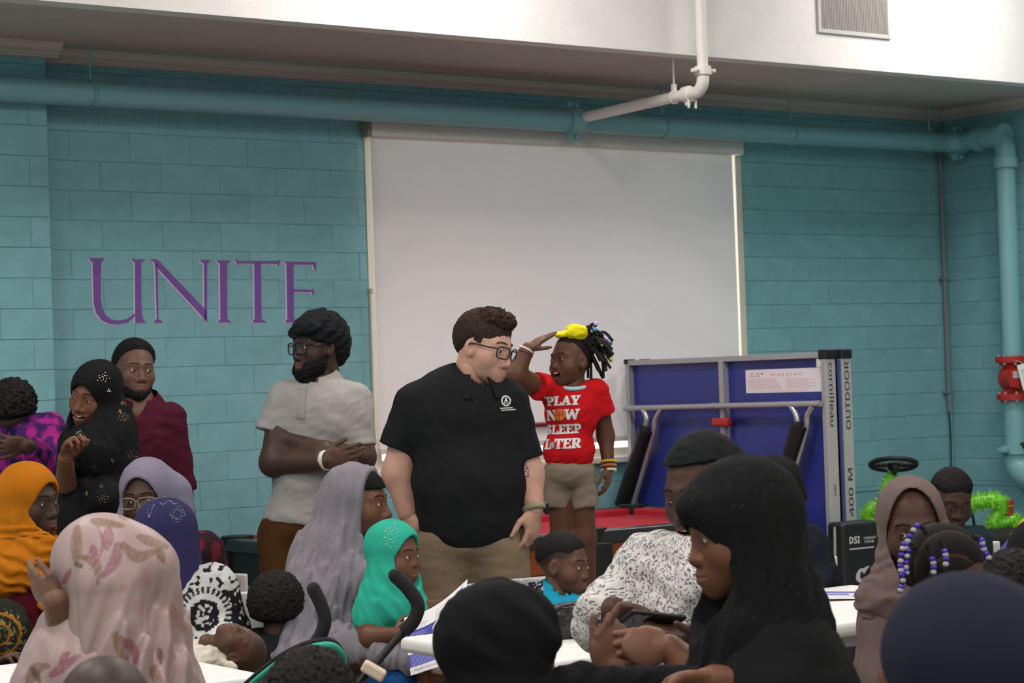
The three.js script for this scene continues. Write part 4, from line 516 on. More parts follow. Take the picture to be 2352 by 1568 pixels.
// a folded shirt collar round the neck: c centre, rx/rz radii, turn where it opens
function collarGeo(c, rx, rz, turn, h, o = {}) {
  const N = 40, T = 6, pos = [], idx = [], gap = o.gap ?? .35; for (const side of [0, 1]) { for (let i = 0; i <= N; i++) for (let j = 0; j <= T; j++) { const a = gap + (Math.PI * 2 - 2 * gap) * i / N, t = j / T, fr = Math.max(0, Math.cos(a)), w = (o.w ?? .032) + .012 * fr, r = 1 + t * w / rx, e = side ? -.004 : 0, y = h * (1 - t) - t * .012 - fr * (o.drop ?? .03) * (.5 + t * .7) + (o.back ?? .02) * Math.max(0, -Math.cos(a)); const X = Math.sin(a) * (rx * r + e), Z = Math.cos(a) * (rz * r + e); pos.push(c[0] + X * Math.cos(turn) + Z * Math.sin(turn), c[1] + y + e, c[2] - X * Math.sin(turn) + Z * Math.cos(turn)); } const b = side * (N + 1) * (T + 1); for (let i = 0; i < N; i++) for (let j = 0; j < T; j++) { const p = b + i * (T + 1) + j, q = p + T + 1; side ? idx.push(p, q, p + 1, q, q + 1, p + 1) : idx.push(p, p + 1, q, q, p + 1, q + 1); } }
  const g = new THREE.BufferGeometry(); g.setAttribute('position', new THREE.Float32BufferAttribute(pos, 3)); g.setIndex(idx); g.computeVertexNormals(); return g;
}
const paint = (g, c) => { const n = g.attributes.position.count, a = new Float32Array(n * 3); for (let i = 0; i < n; i++) a.set(c, i * 3); g.setAttribute('color', new THREE.BufferAttribute(a, 3)); return g; };
const shoes = (pts, dir) => merge(pts.map((p) => { const g = new RoundedBoxGeometry(.1, .09, .27, 3, .04); g.rotateY(dir); g.translate(p[0], .045, p[2]); return g; }));

{ // ---- man in the black polo ----
  const Z = 7.1, J = (x, y, dz = 0) => at(x, y, Z + dz), fr = frame(J(1112, 797), 1.04, 58, -14, 6), P = person('man with glasses in a black polo shirt and khaki trousers', J(1080, 1200));
  const hair = lin('#33261e'), H = buildHead(P, fr, FAIR, { nose: .95, lips: .8, jaw: 1.06, neck: [0, -.19, -.06], neckR: .056, gaze: [.1, -.18], eyeOpen: .75, browColour: [.05, .03, .02], lipColour: [.42, .19, .15], cell: .0028, tint: (x, y, z, c) => { const st = sstep(-.045, -.075, y) * sstep(-.02, .03, z) * .3 * (.7 + .5 * n3(x * 260, y * 260, z * 260)); const mo = (z > .075 && y < -.049 && y > -.062 && Math.abs(x) < .028) ? .55 : 0; return mix(c, [.09, .05, .035], Math.max(st, mo) * .9); } });
  const wL = J(936, 1178, -.02), wR = J(1228, 1168, -.05);
  const arms = limbs([['c', J(945, 930), J(914, 1085), .056, .05], ['c', J(914, 1085), wL, .052, .034], ['c', J(1175, 925), J(1214, 1090), .054, .05], ['c', J(1214, 1090), wR, .05, .032], ['c', J(1090, 850), J(1070, 905), .055, .055], ['e', J(1070, 985), [.14, .15, .085]]], FAIR, .008);
  joinBody(P, [H.g, arms, hand(wL, [.05, -1, .1], [.6, 0, -.6], 1, 1.06, FAIR, { curl: [.35, .4, .45, .5] }), hand(wR, [-.12, -1, .05], [-.8, 0, -.5], -1, 1.06, FAIR, { curl: [.4, .5, .55, .6] })]);
  const keep = (x, y, z) => Math.max(.03 - y - Math.max(0, -z + .005) * 1.05 - (z < .03 && z > -.0 ? .02 : 0) + Math.max(0, z - .05) * .8, z - .115);
  P.add('hair', hairGeo(fr, {}, .007, (x, y, z) => keep(x, y, z), .0025, 90, hair, .0032), mHair, 'short dark brown hair');
  P.add('quiff', nets((x, y, z) => ell(x, y - .098, z - .018, .064, .036, .072) - .007 * n3(x * 45, y * 45, z * 45) - .004 * n3(x * 120, y * 120, z * 120), [-.1, .05, -.06], [.1, .17, .13], .0034, (x, y, z) => hair.map((c) => c * (1 + .4 * n3(x * 90, y * 90, z * 90))), { matrix: fr.M, margin: .02 }), mHair, 'wavy swept-up top hair');
  glasses(P, fr, mGlassFrame, { r: .0024, h: .0185 });
  const BK = [.012, .0125, .014], list = [['e', J(1063, 965), [.2, .2, .135], .15], ['e', J(1082, 1110), [.205, .2, .165], .1], ['e', J(1082, 1205), [.185, .14, .15], 0], ['c', J(966, 926), J(1160, 920), .056, .054], ['c', J(1070, 906), J(1066, 945), .062, .11], ['k', J(950, 928), J(912, 1030), .066, .068, .04], ['k', J(1172, 922), J(1205, 1055), .062, .066, .04]];
  const hem = J(1082, 1242)[1], nk = J(1095, 862), sh = cloth(list, { colour: BK, cell: .0058, k: .05, cut: (x, y, z) => Math.max(hem - y + .012 * Math.sin(x * 9), hole(add3(nk, 0, 0, .02), .07, nk[1] - .055)(x, y, z)), folds: (x, y, z) => .004 * n3(x * 7, y * 8, z * 7) + .0016 * n3(x * 16 + y * 10, y * 14, z * 16) });
  const shirt = P.add('polo_shirt', sh, mCloth);
  P.add('collar', paint(collarGeo(J(1086, 884), .074, .08, .3, .05, { gap: .38, drop: .03, w: .04, back: .035 }), BK), mCloth);
  { const f = sh.userData.f, o = V(...J(1148, 921)), r = V(1, 0, -.32).normalize(), u = V(0.02, 1, .1).normalize(); const tx = canvas(256, 256, (g) => { g.clearRect(0, 0, 256, 256); g.strokeStyle = g.fillStyle = '#e8e8e8'; g.lineWidth = 9; g.beginPath(); g.arc(110, 88, 68, 0, 7); g.stroke(); g.lineWidth = 4; g.beginPath(); g.arc(110, 88, 54, 0, 7); g.stroke(); g.beginPath(); g.moveTo(80, 108); g.quadraticCurveTo(110, 30, 140, 108); g.quadraticCurveTo(110, 80, 80, 108); g.fill(); g.fillRect(72, 112, 76, 10); g.beginPath(); g.arc(110, 60, 12, 0, 7); g.fill(); for (let k = 0; k < 24; k++) { const a = k / 24 * 6.28; g.fillRect(110 + Math.cos(a) * 61 - 3, 88 + Math.sin(a) * 61 - 3, 6, 6); } for (const [y, x0, x1] of [[178, 14, 200], [206, 30, 246]]) for (let x = x0; x < x1; x += 15) g.fillRect(x, y, 10, 17); });
    P.add('emblem', patch(f, o, r, u, .062, .062, 10, 10).translate(0, 0, 0), new THREE.MeshStandardMaterial({ map: tx, transparent: true, alphaTest: .3, roughness: .7 }), 'white round emblem with lettering'); }
  for (const y of [905, 925]) P.add('button', sphere(J(1092, y, -.175), .005, 8, 6).scale(1, 1, 1), std(0x08080a, .3));
  const hip = J(1078, 1225), L = [['e', J(1080, 1225), [.18, .12, .14]], ['c', J(1022, 1260), [J(1022, 1260)[0] - .02, .5, -Z], .115, .085], ['c', [J(1022, 1260)[0] - .02, .5, -Z], [J(1022, 1260)[0] - .03, .07, -Z], .085, .07], ['c', J(1142, 1255), [J(1142, 1255)[0] + .02, .5, -Z], .112, .085], ['c', [J(1142, 1255)[0] + .02, .5, -Z], [J(1142, 1255)[0] + .03, .07, -Z], .085, .07]];
  P.add('trousers', cloth(L, { colour: lin('#85725e'), cell: .009, k: .03, folds: (x, y, z) => .003 * n3(x * 6, y * 14, z * 6) + .0025 * Math.abs(n3(x * 7 + 4, y * 32, z * 7)) }), mCloth, 'khaki trousers');
  P.add('shoes', shoes([[hip[0] - .115, 0, -Z + .05], [hip[0] + .13, 0, -Z + .05]], 0), std(0x1a1715, .6));
  const wd = V(...D3(wR, J(1214, 1090))).normalize(), wc = V(...wR).addScaledVector(wd, .0), q = new THREE.Quaternion().setFromUnitVectors(V(0, 0, 1), wd), tg = new THREE.TorusGeometry(.036, .008, 8, 28); tg.scale(1, 1, 1.4); tg.applyQuaternion(q); tg.translate(wc.x, wc.y, wc.z);
  const wt = P.add('wrist_watch', tg, std(0x8f8672, .7), 'watch with a khaki fabric band'); const face = new RoundedBoxGeometry(.016, .042, .036, 3, .006); face.translate(wc.x + .04 - P.g.position.x, wc.y, wc.z - P.g.position.z); mesh('watch_case', face, std(0x101114, .25), wt);
  { const f = field([['c', J(1180, 900), J(1214, 1090), .06, .05], ['c', J(1214, 1090), wR, .05, .032]], .03), tx = canvas(128, 128, (g) => { g.clearRect(0, 0, 128, 128); g.strokeStyle = 'rgba(60,50,55,.85)'; g.lineWidth = 3; g.strokeRect(44, 54, 50, 46); g.beginPath(); g.moveTo(38, 58); g.lineTo(68, 24); g.lineTo(98, 54); g.moveTo(20, 110); g.lineTo(100, 96); g.moveTo(30, 40); g.lineTo(50, 30); g.moveTo(60, 70); g.lineTo(80, 70); g.stroke(); });
    P.add('tattoo', patch(f, V(...J(1203, 1076)), V(1, 0, 0), V(0, 1, .05).normalize(), .06, .075, 8, 10, .001), new THREE.MeshStandardMaterial({ map: tx, transparent: true, alphaTest: .1, roughness: .5 })); }
}
{ // ---- girl saluting in the red shirt, standing on a chair ----
  const Z = 7.9, J = (x, y, dz = 0) => at(x, y, Z + dz), fr = frame(J(1311, 829), .86, -52, 4, -3), P = person('girl in a red printed shirt raising her hand, yellow ribbon on top of her braids', J(1312, 1100));
  const SK = [.12, .052, .032], H = buildHead(P, fr, SK, { child: .65, open: .95, smile: 1, lips: 1.3, eyeOpen: .8, gaze: [-.1, .05], cell: .003, neck: [0, -.17, -.03], neckR: .042 });
  const wU = J(1213, 800, -.1), eU = J(1181, 862, -.12), wD = J(1397, 1072, .02), eD = J(1391, 1000, .05);
  const foot = (x, dz) => [J(x, 1300, dz)[0], .5, -Z - dz];
  const limb = limbs([['c', J(1250, 893), eU, .042, .04], ['c', eU, wU, .041, .025], ['c', J(1375, 908), eD, .034, .033], ['c', eD, wD, .032, .022], ['c', J(1315, 870), J(1316, 905), .04, .05], ['c', J(1286, 1150), J(1290, 1235), .046, .042], ['c', J(1290, 1235), foot(1290, 0), .043, .028], ['c', J(1338, 1150), J(1343, 1235), .046, .042], ['c', J(1343, 1235), foot(1348, 0), .043, .028], ['c', foot(1290, 0), add3(foot(1290, 0), -.02, -.02, .1), .028, .025], ['c', foot(1348, 0), add3(foot(1348, 0), -.02, -.02, .1), .028, .025]], SK, .007, .02);
  joinBody(P, [H.g, limb, hand(wU, D3(wU, J(1258, 770, -.1)), [.35, -.75, -.3], -1, .74, SK, { curl: [[.05, .1, .1], [.05, .12, .15], [.08, .15, .2], [.1, .2, .3]], thumb: [.5, .8, .45], spread: .0, cell: .0028 }), hand(wD, [-.06, -1, .12], [-.85, 0, -.2], -1, .74, SK, { curl: [.35, .4, .45, .5], cell: .0028 })]);
  const RED = lin('#c4181f'), list = [['e', J(1314, 945), [.108, .11, .078], -.2], ['e', J(1307, 1035), [.1, .09, .082], -.2], ['c', J(1268, 893), J(1366, 897), .042, .042], ['k', J(1266, 893), J(1233, 886, -.06), .05, .054, .02], ['k', J(1372, 900), J(1384, 950, .02), .046, .052, .02]];
  const hem = J(1305, 1068)[1], nk = J(1318, 884), sh = cloth(list, { colour: RED, cell: .006, k: .04, cut: (x, y, z) => Math.max(hem - y, hole(nk, .05, nk[1] - .03)(x, y, z)), folds: (x, y, z) => .003 * n3(x * 20, y * 26, z * 20) + .004 * sstep(hem + .1, hem, y) * n3(x * 18, y * 60, z * 18) });
  P.add('t_shirt', sh, mCloth, 'red short-sleeved shirt');
  const band = new THREE.TorusGeometry(.055, .008, 8, 30); band.rotateX(Math.PI / 2 + .3); band.translate(nk[0], nk[1] + .002, nk[2] + .006); P.add('neckband', band, std(0x9fd6dc, .8), 'pale blue neckband');
  const tx = canvas(512, 700, (g) => { g.clearRect(0, 0, 512, 700); g.textAlign = 'center'; const T = (s, y, size, w) => { g.font = `900 ${size}px serif`; g.lineWidth = 10; g.strokeStyle = '#3a2a33'; g.fillStyle = '#dcd6d4'; g.save(); g.translate(256, y); const k = w / g.measureText(s).width; g.scale(k, 1); g.strokeText(s, 0, 0); g.fillText(s, 0, 0); g.strokeStyle = '#dcd6d4'; g.lineWidth = 5; g.strokeText(s, 0, 0); g.restore(); }; T('PLAY', 150, 150, 430); T('N  W', 330, 170, 440); T('SLEEP', 500, 150, 470); T('L TER', 680, 160, 480); g.fillStyle = '#e26a2c'; g.beginPath(); g.arc(225, 270, 78, 0, 7); g.fill(); g.strokeStyle = '#5a2410'; g.lineWidth = 6; g.stroke(); g.beginPath(); g.moveTo(150, 262); g.quadraticCurveTo(225, 300, 302, 250); g.moveTo(240, 193); g.quadraticCurveTo(205, 270, 230, 348); g.moveTo(180, 210); g.quadraticCurveTo(215, 270, 170, 325); g.moveTo(275, 212); g.quadraticCurveTo(245, 275, 285, 320); g.stroke(); g.fillStyle = '#a39aa0'; g.beginPath(); g.arc(128, 635, 40, 0, 7); g.fill(); });
  P.add('shirt_print', patch(sh.userData.f, V(...J(1300, 966)), V(.97, .02, .24).normalize(), V(.05, 1, .02).normalize(), .155, .215, 26, 32), new THREE.MeshStandardMaterial({ map: tx, transparent: true, alphaTest: .35, roughness: .6 }), 'white lettering with an orange basketball');
  const sl = [['e', J(1307, 1085), [.1, .07, .085]], ['k', J(1282, 1095), J(1277, 1165), .058, .055, .008], ['k', J(1335, 1095), J(1344, 1165), .058, .055, .008]];
  P.add('shorts', cloth(sl, { colour: lin('#8b7d70'), cell: .005, k: .012, folds: (x, y, z) => .003 * n3(x * 14, y * 24, z * 14) }), mCloth, 'grey brown shorts');
  // hair drawn up into braids
  P.add('hair', hairGeo(fr, { child: .65 }, .002, (x, y, z) => Math.max(.074 - y - Math.max(0, -z + .03) * 1.1 + Math.max(0, z - .05) * .6, -1), .0015, 110, mBlackHair, .0034), mHair);
  const top = J(1352, 792, .0); for (let i = 0; i < 44; i++) { const a = 1.75 - 2.9 * R(), l = .05 + .05 * R(), o = [top[0] + (R() - .6) * .03, top[1] + (R() - .5) * .05, top[2] + (R() - .5) * .07], dz = (R() - .35) * .07, m1 = [o[0] + Math.cos(a) * l * .6, o[1] + Math.sin(a) * l * .7 + .008, o[2] + dz * .6], e = [o[0] + Math.cos(a) * l + .004, o[1] + Math.sin(a) * l - .018 - .02 * R(), o[2] + dz]; const b = P.add('braid', tube([o, m1, e], .0062, 18, 6), std(0x0a0808, .8)); if (i % 3 === 0) { const c = [[.05, .35, .8], [.85, .75, .05], [.55, .85, .1], [.6, .35, .85]][i / 3 % 4 | 0]; mesh('bead', sphere([e[0] - P.g.position.x, e[1] + .01, e[2] + .006 - P.g.position.z], .0085, 10, 8), new THREE.MeshStandardMaterial({ color: new THREE.Color(...c), roughness: .3 }), b); } }
  for (const [x, y] of [[1356, 872], [1384, 868], [1349, 868]]) P.add('braid', tube([J(x - 8, 800), J(x, 830), J(x + 2, y)], .006, 14, 6), std(0x0a0808, .8));
  const yb = J(1314, 763, -.03), YEL = [.85, .72, .02]; P.add('ribbon', nets((x, y, z) => smin(smin(ell(x - yb[0] - .016, y - yb[1] - .002, z - yb[2], .044, .03, .034), ell(x - yb[0] + .036, y - yb[1] + .008, z - yb[2], .032, .013, .02), .01), ell(x - yb[0] - .036, y - yb[1] + .01, z - yb[2], .022, .018, .02), .01) - .004 * n3(x * 38, y * 38, z * 38), add3(yb, -.09, -.06, -.06), add3(yb, .09, .06, .06), .004, () => YEL, { margin: .012 }), mCloth, 'crumpled yellow ribbon');
  const rb = J(1388, 838); P.add('ribbon', new RoundedBoxGeometry(.02, .05, .006, 2, .003).rotateZ(.1).translate(...rb), std(0x4a1420, .7), 'dark red ribbon end');
  const ring = (c, d, r, t, col, nb, name) => { const q = new THREE.Quaternion().setFromUnitVectors(V(0, 0, 1), V(...d).normalize()), gs = []; for (let i = 0; i < nb; i++) { const a = i / nb * 6.283, v = V(Math.cos(a) * r, Math.sin(a) * r, 0).applyQuaternion(q); gs.push(sphere([c[0] + v.x, c[1] + v.y, c[2] + v.z], t, 8, 6)); } P.add('bracelet', merge(gs), std(col, .4), name); };
  const dn = D3(eD, wD); ring(J(1397, 1060, .02), dn, .026, .006, 0xd9b21c, 18, 'yellow bead bracelet'); ring(J(1398, 1070, .02), dn, .026, .006, 0xc06a4a, 18, 'coral bead bracelet'); ring(J(1398, 1080, .02), dn, .026, .0055, 0xe8e2d8, 18, 'white bead bracelet');
  const du = D3(eU, wU); ring(J(1210, 804, -.1), du, .027, .005, 0xd8d0d4, 22, 'white bead bracelet'); ring(J(1207, 811, -.105), du, .027, .004, 0x6a2838, 26, 'dark red bracelet');
}
{ // ---- man with crossed arms, grey polo and black head wrap ----
  const Z = 8.3, J = (x, y, dz = 0) => at(x, y, Z + dz), fr = frame(J(728, 796), 1.04, -50, -2, 0), P = person('bearded man with crossed arms in a light grey polo and black head wrap', J(700, 1200));
  const SK = [.062, .034, .027], H = buildHead(P, fr, SK, { nose: 1.25, lips: 1.3, jaw: 1.05, neck: [0, -.2, -.05], neckR: .055, eyeOpen: .7, gaze: [-.2, 0], cell: .003 });
  P.add('beard', hairGeo(fr, { jaw: 1.05 }, .012, (x, y, z) => Math.max(y + .033 + Math.max(0, z - .02) * .35, -.012 - z, z > .06 && y > -.085 && Math.abs(x) < .028 && y < -.052 ? .01 : -1), .004, 90), mHair, 'full black beard');
  P.add('beard_tip', nets((x, y, z) => ell(x, y + .12, z - .052, .042, .04, .036) - .004 * n3(x * 90, y * 90, z * 90), [-.06, -.17, 0], [.06, -.06, .11], .004, () => mBlackHair, { matrix: fr.M, margin: .01 }), mHair);
  P.add('head_wrap', nets((x, y, z) => { let d = ell(x, y - .05, z + .02, .094, .095, .112); d = smin(d, ell(x, y + .0, z + .085, .07, .085, .055), .03); d = smin(d, cap(x, y, z, -.06, .062, .055, .06, .075, .06, .026, .026), .02); d += .004 * Math.sin(y * 130 + z * 90 + x * 40) * sstep(-.1, .02, y) + .003 * n3(x * 20, y * 50, z * 20); return Math.max(d, .012 - y - Math.max(0, -z) * 2.2 + Math.max(0, z - .02) * .35); }, [-.12, -.12, -.17], [.12, .17, .13], .004, () => [.011, .012, .014], { matrix: fr.M, margin: .015 }), mCloth, 'black fabric head wrap');
  glasses(P, fr, std(0x0b0b0c, .25), { r: .0026, h: .021, pow: .35 });
  const eA = J(628, 1062, -.06), wA = J(742, 1060, -.2), eB = J(834, 1050, -.05), wB = J(664, 1008, -.06);
  const arms = limbs([['c', J(648, 918), eA, .052, .052], ['c', eA, wA, .053, .034], ['c', J(818, 918), eB, .05, .048], ['c', eB, J(745, 1040, -.16), .048, .044], ['c', J(745, 1040, -.16), wB, .042, .034], ['c', J(733, 860), J(733, 900), .056, .075], ['e', J(735, 960), [.14, .14, .09]]], SK, .008);
  joinBody(P, [H.g, arms, hand(wA, D3(wA, J(825, 1040, -.2)), [0, .2, -1], 1, 1.05, SK, { curl: [.12, .16, .2, .25], thumb: [.6, .8, 0], spread: .02 }), hand(wB, [-.25, .1, -1], [0, 0.2, -1], -1, 1.05, SK, { curl: [.2, .2, .2, .2] })]);
  const GR = lin('#9d9996'), list = [['e', J(737, 965), [.185, .18, .125], -.2], ['e', J(718, 1100), [.165, .2, .135], -.15], ['e', J(697, 1190), [.16, .12, .135]], ['c', J(660, 912), J(812, 914), .05, .05], ['c', J(733, 900), J(733, 935), .06, .1], ['k', J(650, 912), J(622, 992, -.02), .058, .064, .04], ['k', J(818, 916), J(824, 1025, -.03), .062, .072, .04]];
  const nk = J(731, 872), hem = J(690, 1205)[1], sh = cloth(list, { colour: GR, cell: .007, k: .045, cut: (x, y, z) => Math.max(hem - y - (x - nk[0]) * .12, hole(nk, .064, nk[1] - .05)(x, y, z)), folds: (x, y, z) => .004 * n3(x * 8 + y * 6, y * 10, z * 8) + .003 * Math.abs(n3(x * 12 - y * 10, y * 18, z * 12)) - .002 });
  P.add('polo_shirt', sh, mCloth); P.add('collar', paint(collarGeo(J(733, 880), .07, .07, -.4, .045, { gap: .45, drop: .05, w: .034, back: .035 }), GR), mCloth);
  P.add('placket', patch(sh.userData.f, V(...J(704, 925)), V(.95, 0, .1).normalize(), V(0.02, 1, 0).normalize(), .035, .12, 4, 10, .003), std(0x928e8b, .85));
  const wd = D3(eA, wA), tg = new THREE.TorusGeometry(.037, .004, 6, 28); tg.scale(1, 1, 2.6); tg.applyQuaternion(new THREE.Quaternion().setFromUnitVectors(V(0, 0, 1), V(...wd).normalize())); tg.translate(...J(748, 1056, -.2)); P.add('wristband', tg, std(0xd8d2c0, .5), 'white paper wristband');
  const hp = J(690, 1200), L = [['e', hp, [.15, .11, .125]], ['c', J(648, 1235), [J(648, 1235)[0], .07, -Z], .1, .07], ['c', J(735, 1235), [J(735, 1235)[0] + .03, .07, -Z], .1, .07]];
  P.add('trousers', cloth(L, { colour: lin('#4f3218'), cell: .011, k: .03 }), mCloth, 'brown trousers'); P.add('shoes', shoes([[J(648, 1235)[0], 0, -Z + .05], [J(735, 1235)[0] + .03, 0, -Z + .05]], 0), std(0x14110f, .6));
}
{ // ---- man in the maroon shirt by the wall ----
  const Z = 9.0, J = (x, y, dz = 0) => at(x, y, Z + dz), fr = frame(J(310, 850), 1.03, 28, -2, 4), P = person('man with a short beard in a maroon shirt leaning near the wall', J(330, 1100));
  const SK = [.135, .068, .05], H = buildHead(P, fr, SK, { nose: 1.25, lips: 1.35, jaw: 1.06, gaze: [.3, 0], neck: [0, -.2, -.04], neckR: .056, eyeOpen: .8 });
  P.add('hair', hairGeo(fr, {}, .016, (x, y, z) => .06 - y - Math.max(0, -z + .025) * 1.0 + Math.max(0, z - .02) * .75, .003, 80), mHair);
  P.add('beard', hairGeo(fr, { jaw: 1.06 }, .007, (x, y, z) => Math.max(y + .035 + Math.max(0, z - .0) * .55, -.01 - z, z > .06 && y > -.085 && Math.abs(x) < .025 && y < -.056 ? .01 : -1), .003, 110), mHair);
  joinBody(P, [H.g, limbs([['c', J(318, 900), J(322, 945), .056, .08], ['e', J(325, 1010), [.14, .16, .09]], ['c', J(420, 1080), J(425, 1180), .045, .04], ['c', J(425, 1180), J(400, 1260, -.1), .04, .03]], SK, .01)]);
  const M = lin('#491729'), nk = J(312, 925), sh = cloth([['e', J(320, 1020), [.19, .2, .12]], ['e', J(325, 1160), [.17, .2, .125]], ['c', J(250, 962), J(392, 958), .06, .06], ['k', J(393, 962), J(418, 1130), .065, .066, .03], ['k', J(248, 965), J(235, 1120), .065, .06, .03]], { colour: M, cell: .008, k: .045, cut: (x, y, z) => Math.max(J(325, 1250)[1] - y, hole(add3(nk, 0, 0, .03), .062, nk[1] - .07)(x, y, z)), folds: (x, y, z) => .005 * n3(x * 10, y * 16, z * 10) + .003 * Math.abs(n3(x * 20, y * 30, z * 20)) });
  P.add('shirt', sh, mCloth); P.add('collar', paint(collarGeo(J(322, 928), .076, .07, .15, .05, { gap: .4, drop: .08, w: .045 }), M), mCloth);
  P.add('trousers', cloth([['e', J(325, 1240), [.15, .1, .12]], ['c', J(285, 1260), [J(285, 1260)[0], .07, -Z], .095, .07], ['c', J(365, 1260), [J(365, 1260)[0], .07, -Z], .095, .07]], { colour: [.02, .02, .024], cell: .014, k: .03 }), mCloth); P.add('shoes', shoes([[J(285, 1260)[0], 0, -Z + .05], [J(365, 1260)[0], 0, -Z + .05]], 0), std(0x14110f, .6));
}
{ // ---- smiling woman in the black sequined scarf ----
  const Z = 7.8, J = (x, y, dz = 0) => at(x, y, Z + dz), fr = frame(J(216, 908), .97, -26, -10, 15), P = person('smiling woman in a black scarf and dress with gold sequin flowers', J(220, 1150));
  const SK = [.15, .062, .036], H = buildHead(P, fr, SK, { nose: 1.3, lips: 1.2, cheek: 1.12, open: .4, smile: 1, eyeOpen: .5, gaze: [-.15, -.2], noEars: true, cell: .003 });
  const wH = J(150, 1052, -.22), eH = J(152, 1110, -.12);
  joinBody(P, [H.g, limbs([['c', eH, wH, .04, .028]], SK, .007), hand(wH, D3(wH, J(172, 1000, -.25)), [.7, .2, .5], 1, .92, SK, { curl: [[.5, 1.6, 2.6], [.6, 1.7, 2.7], [.7, 1.8, 2.8], [.8, 1.9, 2.9]], thumb: [.3, .9, .4] })]);
  const BK = [.009, .009, .010];
  const sg = scarfGeo(fr, { colour: BK, cell: .0055, grow: .004, open: { y: -.035, w: .058, h: .095, z: -.01, tilt: .1 }, drape: [['c', J(225, 985), J(215, 1040, -.03), .085, .12], ['c', J(190, 1000, -.04), J(255, 1000), .06, .075], ['c', J(285, 950, .05), J(292, 1040, .03), .03, .05]], folds: vfold(.005, 26, 5) });
  P.add('scarf', sg, mCloth, 'black scarf with gold sequins');
  const dr = cloth([['e', J(225, 1040), [.13, .14, .11]], ['e', J(222, 1140), [.14, .2, .12]], ['c', J(265, 1000), J(285, 1120), .07, .065], ['c', J(285, 1120), J(230, 1150, -.15), .06, .05], ['c', J(170, 1010), J(158, 1090), .05, .055], ['c', J(222, 1180), [J(222, 1180)[0], .1, -Z], .16, .24]], { colour: BK, cell: .009, folds: vfold(.006, 14, 4) });
  P.add('dress', dr, mCloth, 'black dress with gold sequins');
  const sq = []; const F = [sg.userData.f, dr.userData.f]; const dots = [[222, 866, 0], [234, 898, 0], [255, 947, 0], [262, 960, 0], [168, 1068, 1], [248, 1060, 1], [285, 1048, 1], [190, 1098, 1], [152, 1100, 1], [302, 1056, 1], [210, 1075, 1], [193, 1135, 1], [235, 1145, 1], [257, 928, 0], [292, 876, 0], [170, 996, 1], [226, 1118, 1]];
  dots.forEach(([x, y, k], i) => { const n = i % 3 === 0 ? 14 : 7; for (let j = 0; j < n; j++) { const a = j * 2.4, r = (i % 3 === 0 ? 2.4 : 1.6) * Math.sqrt(j) * .0016 * (1 + R() * .6), p = J(x, y, -.2); let q = V(p[0] + Math.cos(a) * r, p[1] + Math.sin(a) * r, p[2]); for (let s = 0; s < 40; s++) { const d = Math.min(.03, F[0](q.x, q.y, q.z), F[1](q.x, q.y, q.z)); q.z -= d * .7; if (d < .0005) break; } if (q.z < p[2] - .35) continue; const g = new THREE.OctahedronGeometry(.0014); g.translate(q.x, q.y, q.z + .001); sq.push(g); } });
  const sm = P.add('sequins', merge(sq), new THREE.MeshStandardMaterial({ color: new THREE.Color(.7, .5, .3), metalness: .85, roughness: .25 }), 'gold sequin flowers'); sm.userData.kind = 'stuff';
}
{ // ---- boy in the purple camouflage top hiding his face in his hand ----
  const Z = 8.2, J = (x, y, dz = 0) => at(x, y, Z + dz), fr = frame(J(32, 948), .95, -15, -48, 0), P = person('person in a purple and magenta camouflage top bowing the head onto a hand', J(40, 1050));
  const SK = [.06, .03, .022], H = buildHead(P, fr, SK, { noEyes: true, cell: .005, neck: [0, -.19, -.06] });
  P.add('hair', hairGeo(fr, {}, .02, (x, y, z) => .02 - y - Math.max(0, -z + .04) * .9 + Math.max(0, z - .04) * .7, .009, 48, mBlackHair, .0045), mHair, 'short black curls');
  const wH = J(62, 1022, -.22), eH = J(120, 1062, -.12);
  joinBody(P, [H.g, limbs([['c', eH, wH, .04, .03], ['c', J(50, 970), J(60, 1010), .05, .06]], SK, .008), hand(wH, D3(wH, J(0, 1020, -.28)), [.1, .3, -1], 1, .95, SK, { curl: [.3, .35, .4, .45], thumb: [.5, .8, -.2] })]);
  const camo = (x, y, z) => { const a = n3(x * 13, y * 13, z * 13), b = n3(x * 22 + 9, y * 22, z * 22); return a > .28 ? [.30, .018, .19] : b > .32 ? [.18, .012, .13] : a < -.35 ? [.012, .008, .035] : [.055, .014, .10]; };
  P.add('top', cloth([['e', J(60, 1050), [.15, .15, .11]], ['c', J(20, 985), J(112, 985), .055, .06], ['k', J(112, 985), eH, .062, .06, .03], ['k', eH, J(72, 1026, -.2), .058, .045, .02]], { colour: camo, cell: .0055, cut: (x, y) => J(60, 1092)[1] - y }), mCloth);
  P.add('trousers', cloth([['e', J(55, 1130), [.14, .16, .11]], ['c', J(20, 1180), [J(20, 1180)[0], .07, -Z], .09, .06], ['c', J(90, 1180), [J(90, 1180)[0], .07, -Z], .09, .06]], { colour: [.01, .01, .012], cell: .015 }), mCloth);
  P.add('shoes', shoes([[J(20, 1180)[0], 0, -Z + .05], [J(90, 1180)[0], 0, -Z + .05]], 0), std(0x14110f, .6));
}
// ================= PEOPLE: those seated in the hall =================
const seats = [];                                          // where a chair has to stand: [x, z, turn, words]
